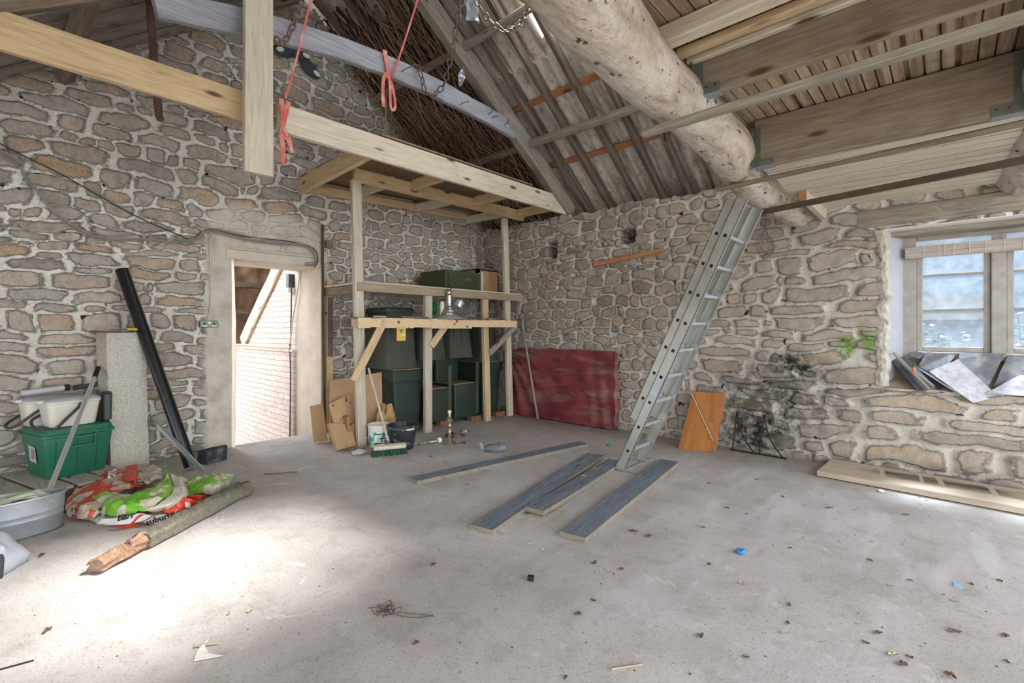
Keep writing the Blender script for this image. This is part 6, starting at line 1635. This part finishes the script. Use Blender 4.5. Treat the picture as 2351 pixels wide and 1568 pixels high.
PALE = [(5.05,-2.91),(5.53,-2.91),(5.31,-3.21),(4.48,-3.26),(4.08,-3.30),(5.48,-1.87),(5.58,-1.84),(5.28,-2.66),(5.85,-2.39),(5.61,-2.42),(3.97,-3.31),(5.16,-2.09),(5.66,-3.07),(3.45,-4.69),(3.40,-4.76),(3.79,-3.79),(2.98,-1.64),(3.85,-3.23),(3.71,-3.31),(3.00,-2.30),(3.76,-0.56)]
rl = random.Random(77)
for (lst, nm, mt, lab, grp, s0) in ((DARK, 'dry_leaf', 'leaf', 'small dry brown leaf lying on the concrete floor', 'dry leaves scattered on the floor', .02), (PALE, 'bark_flake', 'leaf_pale', 'small pale flake lying on the concrete floor', 'pale flakes scattered on the floor', .018)):
    protos = []
    for k in range(4):
        me = leaf_mesh(nm, k+len(nm), s0); me.materials.append(M[mt]); protos.append(me)
    first = bpy.data.objects.new(nm, protos[0]); put(first); tag(first, lab, 'leaf' if 'leaf' in nm else 'flake', grp)
    for i, (x, y) in enumerate(lst):
        o = first if i == 0 else first.copy()
        if i: COL.objects.link(o)
        o.data = protos[i % 4]
        s = rl.uniform(.6, 1.25); o.scale = (s, s, s); o.location = (x, y, .0005); o.rotation_euler = (0, 0, rl.random()*6.28)
for (p, lab) in (((3.544, -2.107, .052), 'pale leaf lying on the split plank by the ladder foot, nearer the camera'), ((3.516, -1.877, .052), 'pale leaf lying on the split plank by the ladder foot, further one'), ((3.36, -2.162, .036), 'small pale leaf lying on the saw-marked plank')):
    me = leaf_mesh('dry_leaf', 3, .022); me.materials.append(M['leaf_pale']); o = bpy.data.objects.new('dry_leaf', me); o.location = p; o.rotation_euler = (0, 0, p[0]*9); put(o); tag(o, lab, 'leaf')
def crumb(name, x, y, s, mat, lab, cat, seed=1):
    mb = MB().lathe([(s*.5, 0), (s, s*.35), (s*.7, s*.8), (s*.2, s)], (0, 0, 0), 9)
    mb.v = [(v[0]*(1+.7*nz(v[0]*60+seed, v[1]*60, 1))+x, v[1]*(1+.7*nz(v[1]*60+seed, v[2]*60, 2))+y, max(0.0005, v[2]*(1+.5*nz(v[0]*60, v[2]*60, seed)))) for v in mb.v]
    o = mb.build(name, M[mat]); return tag(o, lab, cat)
crumb('blue_scrap', 4.94, -2.57, .03, 'blue_plastic', 'crumpled bright blue plastic scrap on the open floor', 'scrap')
o = MB().rbox([(.018, .024, 0), (.018, .024, .002)], (5.86, -2.19, .0005), .008).build('blue_scrap', m_flat('light blue plastic', '8fc3e6', .4)); tag(o, 'flat light blue plastic scrap on the floor at the right', 'scrap')
o = MB().bx(-.016, .016, -.012, .012, 0, .024, rot_at(4.23, -3.61, 0, 30)).build('black_cube', M['black'], bevel=.002); tag(o, 'small black rubber cube on the floor in front of the wide plank', 'cube')
crumb('orange_scrap', 2.96, -2.02, .014, 'strap', 'tiny orange scrap on the floor between the lone plank and the pair', 'scrap', 4)
crumb('green_scrap', 3.05, -.87, .022, 'green_bright', 'small green plastic scrap on the floor left of the ladder foot', 'scrap', 6)
crumb('white_stone', 5.43, -.70, .022, 'whitepaint', 'white pebble beside the wide board under the window', 'pebble', 7)
o = MB().tube([(4.875, -3.90, .005), (4.95, -3.80, .006)], .0045, 5).build('straw_stalk', M['straw']); tag(o, 'pale straw stalk on the floor nearest the camera', 'straw')
mb = MB(); rw = random.Random(3)
for k in range(7):
    c_ = Vector((3.92+rw.uniform(-.02, .02), -4.285+rw.uniform(-.02, .02), .008)); 
    mb.tube(smooth_path([c_+Vector((rw.uniform(-.05, .05), rw.uniform(-.05, .05), rw.uniform(-.004, .02))) for q in range(5)], 5), .0016, 4)
mb.tube(smooth_path([(3.95, -4.27, .006), (4.04, -4.22, .004), (4.10, -4.155, .004), (4.095, -4.15, .004), (4.03, -4.20, .008), (3.95, -4.25, .006)], 5), .0016, 4)
o = mb.build('wire_tangle', M['iron']); tag(o, 'small tangle of rusty wire on the floor in the foreground', 'wire')
def flat_poly(name, pts, mat, lab, cat, z=.0015):
    mb = MB().prism(pts, Matrix.Translation((0, 0, z)), .0012); c0 = sum((Vector((p[0], p[1])) for p in pts), Vector((0, 0)))/len(pts)
    mb.v = [(v[0], v[1], v[2]+.012*abs(nz(v[0]*14, v[1]*14, 2))) for v in mb.v]
    o = mb.build(name, M[mat]); return tag(o, lab, cat)
flat_poly('torn_paper', [(3.65, -4.96), (3.70, -4.87), (3.64, -4.905), (3.585, -4.905), (3.545, -4.88), (3.575, -4.925), (3.61, -4.94)], 'whitepaint', 'torn white paper star with a faint red mark in the left foreground', 'paper')
flat_poly('torn_paper', [(3.31, -5.0), (3.27, -4.98), (3.27, -4.91), (3.315, -4.945), (3.33, -4.97)], 'whitepaint', 'torn white paper scrap lying in the bright floor patch', 'paper')
o = beam('bark_strip', (3.55, -4.935, .006), (3.60, -4.86, .006), .012, .005, M['leaf_pale'], wob=.002); tag(o, 'pale bark strip beside the torn white paper star', 'bark')
o = MB().tube([(3.15, -5.49, .003), (3.18, -5.38, .003)], .003, 5).build('thin_stick', M['blackiron']); tag(o, 'thin dark stick at the lower left edge of the floor', 'stick')
o = MB().tube([(3.56, -4.44, .003), (3.57, -4.42, .003), (3.56, -4.37, .003)], .002, 5).build('thin_stick', M['straw']); tag(o, 'bent straw stick near the middle of the floor', 'stick')
o = MB().tube([(1.33, -3.85, .004), (1.47, -3.62, .004)], .006, 5).build('thin_stick', M['darkwood']); tag(o, 'dark stick lying on the floor in front of the doorway', 'stick')
# fine grit, chips and dust swept everywhere
mb = MB(); rg = random.Random(19)
for k in range(2600):
    x, y = rg.uniform(.2, 6.6), rg.uniform(-5.9, -.06)
    if rg.random() < .35: y = -abs(rg.gauss(0, .7))-.05
    if rg.random() < .12: x = .3+abs(rg.gauss(0, .9))
    s = rg.uniform(.002, .007)*(1.5 if rg.random() < .1 else 1); an = rg.random()*6.28; c_, s_ = math.cos(an), math.sin(an); q = rg.uniform(.3, .8)
    mb.cur = 0 if rg.random() < .68 else 1
    P = [(x+c_*s, y+s_*s, .0006), (x-s_*s*q, y+c_*s*q, .0006), (x-c_*s, y-s_*s, .0006)]
    n_ = len(mb.v); mb.v += P+[(x+s_*s*q*.6, y-c_*s*q*.6, .0007+s*.6)]; mb._f(n_, n_+1, n_+3); mb._f(n_+1, n_+2, n_+3); mb._f(n_+2, n_, n_+3)
o = mb.build('floor_grit', [M['leaf'], M['leaf_pale']]); tag(o, 'fine grit and chips scattered over the concrete floor', 'grit', kind='stuff')
